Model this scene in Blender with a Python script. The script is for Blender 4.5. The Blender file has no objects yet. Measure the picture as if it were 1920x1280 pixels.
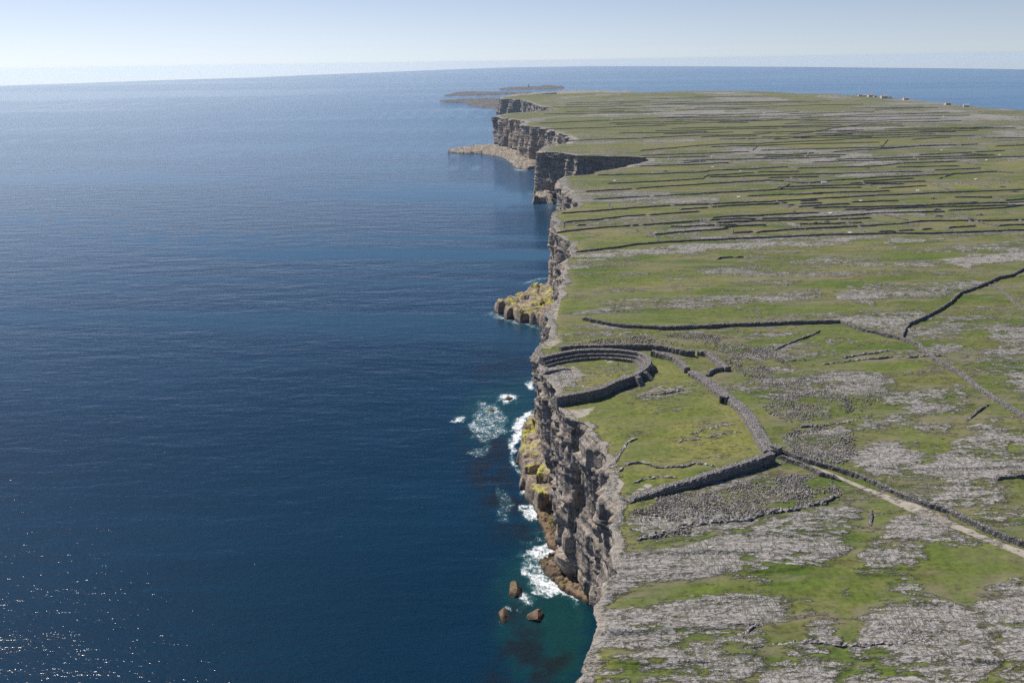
import bpy, math, random
import numpy as np
from mathutils import Vector, Matrix

random.seed(7)
rng = np.random.default_rng(7)
scene = bpy.context.scene

# ------------------------------------------------------------------ camera
F = 1557.0; CAMH = 200.0; CX, CY = 960.0, 640.0
_roll = math.atan(-0.016)
_pitch = math.atan((CY - 114.5) * math.cos(_roll) / F)
_f = np.array([0, math.cos(_pitch), -math.sin(_pitch)])
_r0 = np.array([1.0, 0, 0]); _d0 = np.array([0, -math.sin(_pitch), -math.cos(_pitch)])
_c, _s = math.cos(_roll), math.sin(_roll)
_U = _c * _r0 - _s * _d0
_V = _s * _r0 + _c * _d0
cam_d = bpy.data.cameras.new('camera'); cam = bpy.data.objects.new('camera', cam_d)
scene.collection.objects.link(cam); scene.camera = cam
cam_d.sensor_width = 22.2; cam_d.lens = F / 1920 * 22.2
cam_d.clip_start = 1.0; cam_d.clip_end = 200000
_m = Matrix(((_U[0], -_V[0], -_f[0], 0), (_U[1], -_V[1], -_f[1], 0), (_U[2], -_V[2], -_f[2], CAMH), (0, 0, 0, 1)))
cam.matrix_world = _m

# ------------------------------------------------------------------ sky, sun, exposure
SUN_AZ = math.radians(-46)      # from straight ahead (+Y), negative is towards the sea
SUN_EL = math.radians(50)
world = bpy.data.worlds.new('World'); scene.world = world; world.use_nodes = True
wn = world.node_tree; wn.nodes.clear()
_out = wn.nodes.new('ShaderNodeOutputWorld'); _bg = wn.nodes.new('ShaderNodeBackground')
_sky = wn.nodes.new('ShaderNodeTexSky'); _sky.sky_type = 'NISHITA'; _sky.sun_disc = False
_sky.sun_elevation = SUN_EL; _sky.sun_rotation = SUN_AZ; _sky.altitude = 200
_sky.air_density = 1.0; _sky.dust_density = 0.8; _sky.ozone_density = 1.0
_tc = wn.nodes.new('ShaderNodeTexCoord'); _sep = wn.nodes.new('ShaderNodeSeparateXYZ')
_mx = wn.nodes.new('ShaderNodeMath'); _mx.operation = 'MAXIMUM'; _mx.inputs[1].default_value = 0.0
_ma = wn.nodes.new('ShaderNodeMath'); _ma.operation = 'ADD'; _ma.inputs[1].default_value = 0.075   # clear bluish air right down to the sea
_cmb = wn.nodes.new('ShaderNodeCombineXYZ')
wn.links.new(_tc.outputs['Generated'], _sep.inputs[0]); wn.links.new(_sep.outputs[2], _mx.inputs[0])
wn.links.new(_sep.outputs[0], _cmb.inputs[0]); wn.links.new(_sep.outputs[1], _cmb.inputs[1]); wn.links.new(_mx.outputs[0], _ma.inputs[0]); wn.links.new(_ma.outputs[0], _cmb.inputs[2])
wn.links.new(_cmb.outputs[0], _sky.inputs[0]); 
_mr = wn.nodes.new('ShaderNodeMapRange'); _mr.inputs[1].default_value = 0.0; _mr.inputs[2].default_value = 0.22; _mr.inputs[3].default_value = 1.5; _mr.inputs[4].default_value = 1.0
wn.links.new(_mx.outputs[0], _mr.inputs[0])
_tint = wn.nodes.new('ShaderNodeVectorMath'); _tint.operation = 'MULTIPLY'; _tint.inputs[1].default_value = (0.975, 0.972, 1.08)
_gain = wn.nodes.new('ShaderNodeVectorMath'); _gain.operation = 'SCALE'
wn.links.new(_sky.outputs[0], _tint.inputs[0]); wn.links.new(_tint.outputs[0], _gain.inputs[0]); wn.links.new(_mr.outputs[0], _gain.inputs['Scale'])
_hs = wn.nodes.new('ShaderNodeHueSaturation'); _hs.inputs['Saturation'].default_value = 0.72
_ms = wn.nodes.new('ShaderNodeMapRange'); _ms.inputs[1].default_value = 0.0; _ms.inputs[2].default_value = 0.22; _ms.inputs[3].default_value = 0.62; _ms.inputs[4].default_value = 1.28
wn.links.new(_mx.outputs[0], _ms.inputs[0]); wn.links.new(_ms.outputs[0], _hs.inputs['Saturation'])
wn.links.new(_gain.outputs[0], _hs.inputs['Color']); wn.links.new(_hs.outputs[0], _bg.inputs[0])
_bg.inputs[1].default_value = 0.07
wn.links.new(_bg.outputs[0], _out.inputs[0])
sd = bpy.data.lights.new('sun', 'SUN'); sun = bpy.data.objects.new('sun', sd); scene.collection.objects.link(sun)
sd.energy = 4.9; sd.angle = math.radians(0.53); sd.color = (1.0, 0.94, 0.86)
_sv = Vector((math.sin(SUN_AZ) * math.cos(SUN_EL), math.cos(SUN_AZ) * math.cos(SUN_EL), math.sin(SUN_EL)))
sun.rotation_euler = _sv.to_track_quat('Z', 'Y').to_euler(); sun.location = (-200, 200, 500)
scene.view_settings.view_transform = 'Standard'; scene.view_settings.look = 'None'
scene.view_settings.exposure = 0.12; scene.view_settings.gamma = 1.0
scene.cycles.use_denoising = False; scene.cycles.sample_clamp_direct = 8
scene.cycles.max_bounces = 6; scene.cycles.volume_bounces = 1; scene.cycles.sample_clamp_indirect = 6

# ------------------------------------------------------------------ maths helpers
def ray(u, v):
    return (u - CX) * _U + (v - CY) * _V + F * _f

def unp(u, v, z):
    q = ray(u, v); t = (z - CAMH) / q[2]
    return np.array([q[0] * t, q[1] * t])

def prj(x, y, z):
    zz = z - CAMH
    w = x * _f[0] + y * _f[1] + zz * _f[2]
    w = np.maximum(w, 1.0)
    return (CX + F * (x * _U[0] + y * _U[1] + zz * _U[2]) / w, CY + F * (x * _V[0] + y * _V[1] + zz * _V[2]) / w)

def _hash(ix, iy, seed):
    h = (ix.astype(np.int64) * 374761393 + iy.astype(np.int64) * 668265263 + seed * 2147483647) & 0xffffffff
    h = ((h ^ (h >> 13)) * 1274126177) & 0xffffffff
    return ((h ^ (h >> 16)) & 0xffff) / 65535.0

def vnoise(x, y, seed=0):
    x = np.asarray(x, float); y = np.asarray(y, float)
    ix = np.floor(x); iy = np.floor(y); fx = x - ix; fy = y - iy
    fx = fx * fx * (3 - 2 * fx); fy = fy * fy * (3 - 2 * fy)
    a = _hash(ix, iy, seed); b = _hash(ix + 1, iy, seed); c = _hash(ix, iy + 1, seed); d = _hash(ix + 1, iy + 1, seed)
    return (a + (b - a) * fx) * (1 - fy) + (c + (d - c) * fx) * fy

def fbm(x, y, seed=0, n=4):
    r = 0; a = 0.5; t = 0
    for i in range(n):
        r = r + a * vnoise(x * 2 ** i + 17.3 * i, y * 2 ** i - 9.1 * i, seed + i); t += a; a *= 0.5
    return r / t

def sstep(a, b, x):
    t = np.clip((x - a) / (b - a), 0, 1); return t * t * (3 - 2 * t)

# ------------------------------------------------------------------ ground height
SIL = [(930, 180), (985, 177), (1040, 174), (1130, 172), (1250, 172), (1330, 171), (1400, 172), (1450, 174), (1500, 177), (1560, 177),
       (1600, 180), (1650, 184), (1700, 187), (1760, 194), (1850, 205), (1920, 215), (2050, 236), (2300, 280)]
_sil = np.array([unp(u, v, 62.0) for u, v in SIL])
_silT = _sil[:, 0] / _sil[:, 1]; _silY = _sil[:, 1]

def back_y(t):
    return np.interp(t, _silT, _silY)

def ground(x, y):
    x = np.asarray(x, float); y = np.asarray(y, float)
    z = 69.0 - 7.0 * sstep(1400, 3600, y)
    z = z + (fbm(x / 90, y / 140, 3, 3) - 0.5) * 2.4 * sstep(150, 400, y) + (fbm(x / 420, y / 500, 5, 2) - 0.5) * 9 * sstep(700, 2200, y)
    r = y / back_y(x / np.maximum(y, 1.0))
    z = z - 75 * sstep(1.0, 1.22, r)
    return z

def P(u, v, h=0.0):
    """the ground point seen at a spot of the picture, h above the ground"""
    z = 69.0 + h
    for _ in range(6):
        p = unp(u, v, z); z = float(ground(p[0], p[1])) + h
    return p

# ------------------------------------------------------------------ object helpers
COL = scene.collection
def tag(o, label=None, cat=None, group=None, kind=None):
    if label: o['label'] = label
    if cat: o['category'] = cat
    if group: o['group'] = group
    if kind: o['kind'] = kind
    return o

def mesh_obj(name, verts, faces, mat, parent=None, smooth=False):
    me = bpy.data.meshes.new(name)
    verts = np.asarray(verts, dtype=np.float32)
    if isinstance(faces, np.ndarray):
        k = faces.shape[1]
        me.vertices.add(len(verts)); me.vertices.foreach_set('co', verts.ravel())
        me.loops.add(faces.size); me.loops.foreach_set('vertex_index', faces.ravel().astype(np.int32))
        me.polygons.add(len(faces)); me.polygons.foreach_set('loop_start', np.arange(0, faces.size, k, dtype=np.int32))
        me.polygons.foreach_set('loop_total', np.full(len(faces), k, dtype=np.int32))
        me.update(calc_edges=True); me.validate()
    else:
        me.from_pydata([tuple(map(float, p)) for p in verts], [], faces); me.update()
    me.materials.append(mat)
    if smooth:
        me.polygons.foreach_set('use_smooth', np.ones(len(me.polygons), dtype=bool))
    o = bpy.data.objects.new(name, me); COL.objects.link(o)
    if parent: o.parent = parent
    return o

def add_color(me, name, arr):
    a = me.color_attributes.new(name, 'FLOAT_COLOR', 'POINT')
    a.data.foreach_set('color', np.asarray(arr, dtype=np.float32).ravel())

def grid_faces(nr, nc):
    i = np.arange(nr - 1)[:, None] * nc + np.arange(nc - 1)[None, :]
    return np.stack([i, i + 1, i + nc + 1, i + nc], -1).reshape(-1, 4)

# ------------------------------------------------------------------ material helpers
class NT:
    def __init__(s, name):
        s.mat = bpy.data.materials.new(name); s.mat.use_nodes = True
        s.t = s.mat.node_tree; s.t.nodes.clear()
        s.o = s.t.nodes.new('ShaderNodeOutputMaterial'); s.b = s.t.nodes.new('ShaderNodeBsdfPrincipled')
        s.t.links.new(s.b.outputs[0], s.o.inputs[0])
        g = s.t.nodes.new('ShaderNodeNewGeometry'); s.pos = g.outputs['Position']; s.nor = g.outputs['Normal']
    def n(s, t): return s.t.nodes.new(t)
    def put(s, sock, v):
        if isinstance(v, bpy.types.NodeSocket): s.t.links.new(v, sock)
        else:
            if hasattr(sock, '__len__') is False and sock.type == 'RGBA' and len(v) == 3: v = (*v, 1)
            sock.default_value = v
    def math(s, op, a, b=0.0, c=None, clamp=False):
        n = s.n('ShaderNodeMath'); n.operation = op; n.use_clamp = clamp
        s.put(n.inputs[0], a); s.put(n.inputs[1], b)
        if c is not None: s.put(n.inputs[2], c)
        return n.outputs[0]
    def vscale(s, vec, sc, rot=0.0):
        n = s.n('ShaderNodeMapping'); s.put(n.inputs[0], vec); n.inputs['Scale'].default_value = sc
        n.inputs['Rotation'].default_value = (0, 0, rot); return n.outputs[0]
    def noise(s, vec, scale, detail=4, rough=0.55, dist=0.0, out=0):
        n = s.n('ShaderNodeTexNoise'); s.put(n.inputs['Vector'], vec); n.inputs['Scale'].default_value = scale
        n.inputs['Detail'].default_value = detail; n.inputs['Roughness'].default_value = rough; n.inputs['Distortion'].default_value = dist
        return n.outputs[out]
    def voro(s, vec, scale, feature='F1', rand=1.0, out='Distance'):
        n = s.n('ShaderNodeTexVoronoi'); n.feature = feature; s.put(n.inputs['Vector'], vec)
        n.inputs['Scale'].default_value = scale; n.inputs['Randomness'].default_value = rand
        return n.outputs[out]
    def mix(s, f, a, b, mode='MIX'):
        n = s.n('ShaderNodeMix'); n.data_type = 'RGBA'; n.blend_type = mode
        s.put(n.inputs[0], f)
        for k, v in ((6, a), (7, b)):
            if isinstance(v, bpy.types.NodeSocket): s.t.links.new(v, n.inputs[k])
            else: n.inputs[k].default_value = (*v, 1) if len(v) == 3 else v
        return n.outputs[2]
    def ramp(s, f, lo, hi, a=0.0, b=1.0):
        n = s.n('ShaderNodeMapRange'); n.interpolation_type = 'SMOOTHSTEP'; s.put(n.inputs[0], f)
        for k, v in ((1, lo), (2, hi), (3, a), (4, b)): s.put(n.inputs[k], v)
        return n.outputs[0]
    def attr(s, name):
        n = s.n('ShaderNodeAttribute'); n.attribute_name = name; q = s.n('ShaderNodeSeparateColor'); s.t.links.new(n.outputs['Color'], q.inputs[0])
        return q.outputs[0], q.outputs[1], q.outputs[2], n.outputs['Alpha']
    def bump(s, h, strength=1.0, dist=1.0):
        n = s.n('ShaderNodeBump'); n.inputs['Strength'].default_value = strength; n.inputs['Distance'].default_value = dist
        s.put(n.inputs['Height'], h); s.t.links.new(n.outputs[0], s.b.inputs['Normal'])

# ground: grass, limestone pavement, bare soil
def make_ground():
    m = NT('ground'); rock, dry, soil, pale = m.attr('mask')
    p = m.pos
    ps = m.vscale(p, (0.38, 1.0, 1.0), 0.09)                       # features lie along the strike of the beds
    n_f = m.noise(ps, 0.55, 6, 0.68)
    n_m = m.noise(ps, 0.09, 5, 0.6)
    n_s = m.noise(p, 1.9, 3, 0.6)
    psf = m.vscale(p, (0.22, 1.0, 1.0), 0.07)
    n_l = m.noise(psf, 0.035, 10, 0.66)
    k = m.math('ADD', rock, m.math('MULTIPLY', m.math('SUBTRACT', n_f, 0.5), 2.6))
    k = m.math('ADD', k, m.math('MULTIPLY', m.math('SUBTRACT', n_m, 0.5), 1.7))
    k = m.math('ADD', k, m.math('MULTIPLY', m.math('SUBTRACT', n_l, 0.5), 2.4))
    fac = m.ramp(k, 0.42, 0.66)
    # clints and grikes
    warp = m.n('ShaderNodeVectorMath'); warp.operation = 'ADD'
    wn_ = m.noise(p, 0.35, 2, 0.5, out=1)
    sc = m.n('ShaderNodeVectorMath'); sc.operation = 'SCALE'; m.put(sc.inputs[0], wn_); sc.inputs['Scale'].default_value = 1.6
    m.put(warp.inputs[0], p); m.put(warp.inputs[1], sc.outputs[0])
    g1 = m.vscale(warp.outputs[0], (0.55, 1.7, 0.3), 0.08)
    e1 = m.voro(g1, 1.0, 'DISTANCE_TO_EDGE', 0.75)
    g2 = m.vscale(warp.outputs[0], (0.11, 0.33, 0.1), -0.05)
    e2 = m.voro(g2, 1.0, 'DISTANCE_TO_EDGE', 0.9)
    cr1 = m.ramp(e1, 0.03, 0.13, 1.0, 0.0); cr2 = m.ramp(e2, 0.012, 0.035, 0.8, 0.0)
    g3 = m.vscale(warp.outputs[0], (0.85, 0.10, 0.3), 0.45); cr3 = m.ramp(m.voro(g3, 1.0, 'DISTANCE_TO_EDGE', 0.8), 0.02, 0.07, 0.8, 0.0)
    crn = m.ramp(m.noise(p, 0.8, 2), 0.38, 0.6)
    crack = m.math('MAXIMUM', m.math('MULTIPLY', cr1, crn), m.math('MAXIMUM', cr2, m.math('MULTIPLY', cr3, m.ramp(m.noise(p, 0.06, 3), 0.42, 0.55))))
    vcol = m.voro(g1, 1.0, 'F1', 0.75, out='Color')
    vs = m.n('ShaderNodeSeparateColor'); m.put(vs.inputs[0], vcol)
    rk = m.mix(m.noise(ps, 0.9, 5, 0.75), (0.125, 0.118, 0.112), (0.53, 0.50, 0.465))
    rk = m.mix(m.math('MULTIPLY', vs.outputs[0], 0.45), rk, (0.42, 0.39, 0.37))
    rk = m.mix(m.ramp(m.noise(p, 0.13, 3), 0.5, 0.7, 0.0, 0.2), rk, (0.30, 0.25, 0.20))
    rk = m.mix(m.ramp(n_s, 0.62, 0.72, 0.0, 0.55), rk, (0.70, 0.65, 0.59))
    rk = m.mix(m.math('MULTIPLY', pale, 0.35), rk, (0.58, 0.53, 0.50))
    gk = m.mix(m.ramp(m.noise(p, 0.5, 3), 0.35, 0.6), (0.045, 0.05, 0.02), (0.075, 0.085, 0.03))
    rk = m.mix(m.math('MULTIPLY', crack, 0.75), rk, gk)
    dk = m.noise(m.vscale(p, (0.16, 1.0, 1.0), 0.09), 1.3, 6, 0.7)
    rk = m.mix(m.ramp(dk, 0.36, 0.47, 0.75, 0.0), rk, (0.07, 0.068, 0.045))
    # grass
    gn = m.noise(ps, 0.045, 4, 0.6); gf = m.noise(p, 0.7, 5, 0.7)
    gr = m.mix(m.ramp(gn, 0.36, 0.62), (0.078, 0.130, 0.022), (0.155, 0.160, 0.050))
    gr = m.mix(m.ramp(m.noise(ps, 0.16, 4), 0.52, 0.7, 0.0, 0.6), gr, (0.125, 0.095, 0.045))
    gr = m.mix(m.math('MULTIPLY', pale, m.ramp(m.noise(p, 0.11, 5, 0.65), 0.30, 0.58, 0.25, 0.9)), gr, (0.118, 0.168, 0.026))
    gr = m.mix(m.math('MULTIPLY', dry, 0.85), gr, (0.235, 0.225, 0.066))
    gr = m.mix(m.ramp(gf, 0.3, 0.62, 0.65, 0.0), gr, (0.045, 0.062, 0.014))
    gr = m.mix(m.ramp(gf, 0.58, 0.8, 0.0, 0.4), gr, (0.19, 0.19, 0.08))
    col = m.mix(fac, gr, rk)
    gr = m.mix(m.math('MULTIPLY', m.ramp(m.noise(psf, 0.11, 8, 0.7), 0.44, 0.58, 0.0, 0.7), m.math('SUBTRACT', 1.0, m.math('MULTIPLY', pale, 0.8))), gr, (0.20, 0.175, 0.115))
    col = m.mix(fac, gr, rk)
    sl = m.mix(m.noise(p, 0.9, 5, 0.7), (0.25, 0.22, 0.18), (0.46, 0.42, 0.355))
    sf = m.ramp(m.math('ADD', soil, m.math('MULTIPLY', m.math('SUBTRACT', m.noise(p, 0.45, 5, 0.7), 0.5), 1.0)), 0.38, 0.62)
    col = m.mix(sf, col, sl)
    m.put(m.b.inputs['Base Color'], col); m.b.inputs['Roughness'].default_value = 0.92; m.b.inputs['Specular IOR Level'].default_value = 0.15
    h = m.math('MULTIPLY', fac, m.math('SUBTRACT', 1.0, m.math('MULTIPLY', crack, 1.0)))
    h = m.math('MULTIPLY', h, 0.22)
    h = m.math('ADD', h, m.math('MULTIPLY', m.math('MULTIPLY', m.noise(psf, 0.75, 6, 0.7), fac), 0.9))
    h = m.math('ADD', h, m.math('MULTIPLY', m.noise(ps, 1.1, 5, 0.7), m.math('ADD', 0.16, m.math('MULTIPLY', fac, 0.30))))
    h = m.math('ADD', h, m.math('MULTIPLY', n_m, 0.8))
    m.bump(h, 0.9, 1.0)
    return m.mat

def make_cliff(name, brown=0.0, lichen=0.0):
    m = NT(name); p = m.pos
    pv = m.vscale(p, (0.5, 0.5, 0.07)); ph = m.vscale(p, (0.05, 0.05, 0.9))
    a = m.noise(pv, 0.55, 6, 0.7); b = m.noise(ph, 1.0, 5, 0.65); c = m.noise(p, 0.35, 6, 0.7)
    col = m.mix(m.ramp(c, 0.36, 0.62), (0.15, 0.13, 0.115), (0.47, 0.40, 0.335))
    col = m.mix(m.ramp(a, 0.52, 0.68, 0.0, 0.75), col, (0.085, 0.08, 0.078))
    col = m.mix(m.ramp(m.noise(pv, 0.3, 4), 0.56, 0.68, 0.0, 0.65), col, (0.46, 0.37, 0.26))
    col = m.mix(m.ramp(b, 0.50, 0.58, 0.0, 0.6), col, (0.13, 0.118, 0.112))
    col = m.mix(m.ramp(m.noise(p, 0.9, 5, 0.75), 0.6, 0.75, 0.0, 0.5), col, (0.60, 0.54, 0.46))
    if brown:
        col = m.mix(brown, col, m.mix(m.noise(p, 0.5, 5), (0.10, 0.06, 0.035), (0.36, 0.25, 0.16)))
    sep = m.n('ShaderNodeSeparateXYZ'); m.put(sep.inputs[0], p)
    col = m.mix(m.ramp(sep.outputs[2], 0.3, 2.2, 0.8, 0.0), col, (0.05, 0.04, 0.03))
    gn = m.n('ShaderNodeSeparateXYZ'); m.put(gn.inputs[0], m.nor)
    if lichen:
        up = m.ramp(gn.outputs[2], 0.45, 0.8)
        lf = m.math('MULTIPLY', up, m.ramp(m.noise(p, 0.10, 7, 0.75), 0.49, 0.57))
        lf = m.math('MULTIPLY', lf, m.ramp(sep.outputs[2], 4.0, 7.0, 0.0, lichen))
        col = m.mix(lf, col, (0.44, 0.42, 0.075))
    else:
        up = m.ramp(gn.outputs[2], 0.5, 0.8)
        lf = m.math('MULTIPLY', up, m.ramp(m.noise(p, 0.1, 5, 0.7), 0.5, 0.62, 0.0, 0.7))
        col = m.mix(lf, col, (0.16, 0.155, 0.04))
    m.put(m.b.inputs['Base Color'], col); m.b.inputs['Roughness'].default_value = 0.9; m.b.inputs['Specular IOR Level'].default_value = 0.2
    h = m.math('ADD', m.math('MULTIPLY', b, 0.9), m.math('MULTIPLY', a, 1.1)); h = m.math('ADD', h, m.math('MULTIPLY', m.noise(p, 0.9, 6, 0.75), 0.45))
    m.bump(h, 0.9, 1.0)
    return m.mat

def make_stone(name, lo, hi, sc=1.6, bump=0.35):
    m = NT(name); p = m.pos
    pz = m.vscale(p, (1, 1, 2.0))
    v = m.voro(pz, sc, 'DISTANCE_TO_EDGE'); vc = m.voro(pz, sc, out='Color'); q = m.n('ShaderNodeSeparateColor'); m.put(q.inputs[0], vc)
    col = m.mix(m.math('MULTIPLY', q.outputs[0], 1.0), lo, hi)
    col = m.mix(m.ramp(m.noise(p, 0.5, 5, 0.7), 0.35, 0.7, 0.0, 0.5), col, (0.36, 0.335, 0.31))
    col = m.mix(m.ramp(v, 0.0, 0.09, 0.75, 0.0), col, (0.035, 0.033, 0.03))
    m.put(m.b.inputs['Base Color'], col); m.b.inputs['Roughness'].default_value = 0.93; m.b.inputs['Specular IOR Level'].default_value = 0.15
    m.bump(m.math('ADD', m.ramp(v, 0.0, 0.2), m.noise(p, 3.0, 3)), 1.0, bump)
    return m.mat

def make_sea():
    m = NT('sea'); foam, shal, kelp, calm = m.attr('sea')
    p = m.pos
    pr = m.vscale(p, (0.34, 1.0, 1.0), 0.42)          # wave crests run across the view
    pr2 = m.vscale(p, (0.5, 1.0, 1.0), -0.25)
    w1 = m.noise(pr, 0.055, 3, 0.5, 0.2); w2 = m.noise(pr, 0.22, 2.5, 0.55, 0.3); w3 = m.noise(pr2, 0.8, 2, 0.5); 
    w4 = m.noise(p, 2.2, 1, 0.5)
    h = m.math('ADD', m.math('MULTIPLY', w1, 0.9), m.math('MULTIPLY', w2, 0.24))
    h = m.math('ADD', h, m.math('MULTIPLY', w3, 0.18)); h = m.math('ADD', h, m.math('MULTIPLY', w4, 0.045))
    big = m.noise(m.vscale(p, (0.4, 1, 1), 0.2), 0.004, 4, 0.6)
    deep = m.mix(m.ramp(big, 0.35, 0.65), (0.0012, 0.019, 0.040), (0.0018, 0.027, 0.056))
    deep = m.mix(m.math('MULTIPLY', calm, 0.75), deep, (0.030, 0.085, 0.125))      # calm slicks: bright sky reflection painted into the water colour
    col = m.mix(shal, deep, (0.005, 0.042, 0.043))
    col = m.mix(m.math('MULTIPLY', kelp, m.ramp(m.noise(p, 0.07, 4), 0.35, 0.6)), col, (0.010, 0.012, 0.014))
    fn = m.noise(p, 0.28, 8, 0.78, 0.8); f2 = m.noise(m.vscale(p, (1, 0.6, 1), 0.5), 0.9, 5, 0.75)
    ff = m.math('ADD', foam, m.math('MULTIPLY', m.math('SUBTRACT', m.math('ADD', m.math('MULTIPLY', fn, 0.6), m.math('MULTIPLY', f2, 0.4)), 0.5), 4.2))
    ff = m.math('MULTIPLY', m.ramp(ff, 0.45, 1.15), m.ramp(foam, 0.02, 0.2))
    col = m.mix(m.math('MULTIPLY', m.ramp(foam, 0.05, 0.7), 0.4), col, (0.04, 0.14, 0.15))
    col = m.mix(ff, col, (0.82, 0.85, 0.86))
    m.put(m.b.inputs['Base Color'], col)
    m.put(m.b.inputs['Roughness'], m.math('ADD', 0.07, m.math('MULTIPLY', ff, 0.6)))
    m.b.inputs['IOR'].default_value = 1.33
    m.bump(h, 1.0, 1.0)
    # farther out, flat blue is mixed in for sky reflected off wave slopes
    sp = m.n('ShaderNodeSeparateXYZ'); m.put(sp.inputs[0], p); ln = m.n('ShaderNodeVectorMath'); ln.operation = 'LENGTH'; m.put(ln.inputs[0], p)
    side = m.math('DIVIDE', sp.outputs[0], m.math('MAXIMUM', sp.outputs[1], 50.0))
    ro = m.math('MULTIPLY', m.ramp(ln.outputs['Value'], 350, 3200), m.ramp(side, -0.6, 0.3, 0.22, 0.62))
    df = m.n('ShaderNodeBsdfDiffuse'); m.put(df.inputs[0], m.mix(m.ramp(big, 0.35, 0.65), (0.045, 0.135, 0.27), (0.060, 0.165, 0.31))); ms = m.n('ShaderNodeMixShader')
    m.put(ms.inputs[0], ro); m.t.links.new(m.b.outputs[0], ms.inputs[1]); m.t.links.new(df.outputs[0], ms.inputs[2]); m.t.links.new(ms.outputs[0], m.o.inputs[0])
    m.put([n for n in m.t.nodes if n.type == 'BUMP'][0].inputs['Strength'], m.math('SUBTRACT', 1.0, m.math('MULTIPLY', calm, 0.8)))
    return m.mat

def flat_mat(name, col, rough=0.8, var=0.25, sc=3.0):
    m = NT(name); n = m.noise(m.pos, sc, 4, 0.6)
    m.put(m.b.inputs['Base Color'], m.mix(n, tuple(c * (1 - var) for c in col), tuple(min(1, c * (1 + var)) for c in col)))
    m.b.inputs['Roughness'].default_value = rough
    return m.mat

M_ground = make_ground(); M_cliff = make_cliff('cliff rock'); M_ledge = make_cliff('ledge rock', 0.3, 0.9); M_shelf = make_cliff('wet brown rock', 0.85)
M_wall = make_stone('drystone', (0.15, 0.145, 0.14), (0.42, 0.40, 0.375), 1.3, 0.4)
M_fort = make_stone('fort masonry', (0.20, 0.185, 0.175), (0.46, 0.425, 0.40), 1.5, 0.35)
M_stone = make_stone('loose limestone', (0.15, 0.142, 0.138), (0.42, 0.39, 0.37), 0.8, 0.2)
M_sea = make_sea(); M_islet = make_stone('dark skerry rock', (0.055, 0.05, 0.05), (0.13, 0.115, 0.10), 0.05, 0.3)
M_white = flat_mat('weathered white concrete', (0.62, 0.60, 0.57), var=0.10); M_roof = flat_mat('slate roof', (0.45, 0.45, 0.46)); M_dark = flat_mat('dark glass', (0.03, 0.035, 0.04), 0.3)
M_blue = flat_mat('pale blue paint', (0.34, 0.38, 0.41))
M_skin = flat_mat('skin', (0.5, 0.33, 0.25)); M_cloth_d = flat_mat('dark cloth', (0.03, 0.035, 0.05)); M_cloth_l = flat_mat('pale cloth', (0.62, 0.6, 0.5)); M_hair = flat_mat('hair', (0.05, 0.035, 0.025))

# ------------------------------------------------------------------ painting masks from outlines seen in the survey picture
RU0, RV0, RW, RH = 780, 140, 1720, 1360
def fill_poly(img, pts, val, mode='max'):
    pts = np.array(pts, float) - (RU0, RV0)
    x0, y0 = np.floor(pts.min(0)).astype(int); x1, y1 = np.ceil(pts.max(0)).astype(int) + 1
    x0, y0 = max(x0, 0), max(y0, 0); x1, y1 = min(x1, RW), min(y1, RH)
    if x1 <= x0 or y1 <= y0: return
    X, Y = np.meshgrid(np.arange(x0, x1) + 0.5, np.arange(y0, y1) + 0.5)
    ins = np.zeros(X.shape, bool); n = len(pts)
    for i in range(n):
        (ax, ay), (bx, by) = pts[i], pts[(i + 1) % n]
        if ay == by: continue
        c = ((ay > Y) != (by > Y)) & (X < (bx - ax) * (Y - ay) / (by - ay) + ax)
        ins ^= c
    s = img[y0:y1, x0:x1]
    if mode == 'max': s[ins] = np.maximum(s[ins], val)
    else: s[ins] = val

def fill_line(img, pts, wpx, val):
    for (a, b) in zip(pts[:-1], pts[1:]):
        a = np.array(a, float); b = np.array(b, float); d = b - a; L = np.hypot(*d) + 1e-6; n = np.array([-d[1], d[0]]) / L * wpx / 2
        fill_poly(img, [a + n, b + n, b - n, a - n], val)

def blur(img, rx, ry):
    def box(a, r, ax):
        if r < 1: return a
        pad = [(0, 0), (0, 0)]; pad[ax] = (r + 1, r)
        c = np.cumsum(np.pad(a, pad, mode='edge'), axis=ax)
        n = a.shape[ax]
        hi = np.take(c, np.arange(n) + 2 * r + 1, axis=ax); lo = np.take(c, np.arange(n), axis=ax)
        return (hi - lo) / (2 * r + 1)
    for _ in range(2): img = box(box(img, rx, 1), ry, 0)
    return img

def sample(img, u, v):
    x = np.clip(u - RU0 - 0.5, 0, RW - 1.01); y = np.clip(v - RV0 - 0.5, 0, RH - 1.01)
    ix = x.astype(int); iy = y.astype(int); fx = x - ix; fy = y - iy
    return (img[iy, ix] * (1 - fx) + img[iy, ix + 1] * fx) * (1 - fy) + (img[iy + 1, ix] * (1 - fx) + img[iy + 1, ix + 1] * fx) * fy

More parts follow.
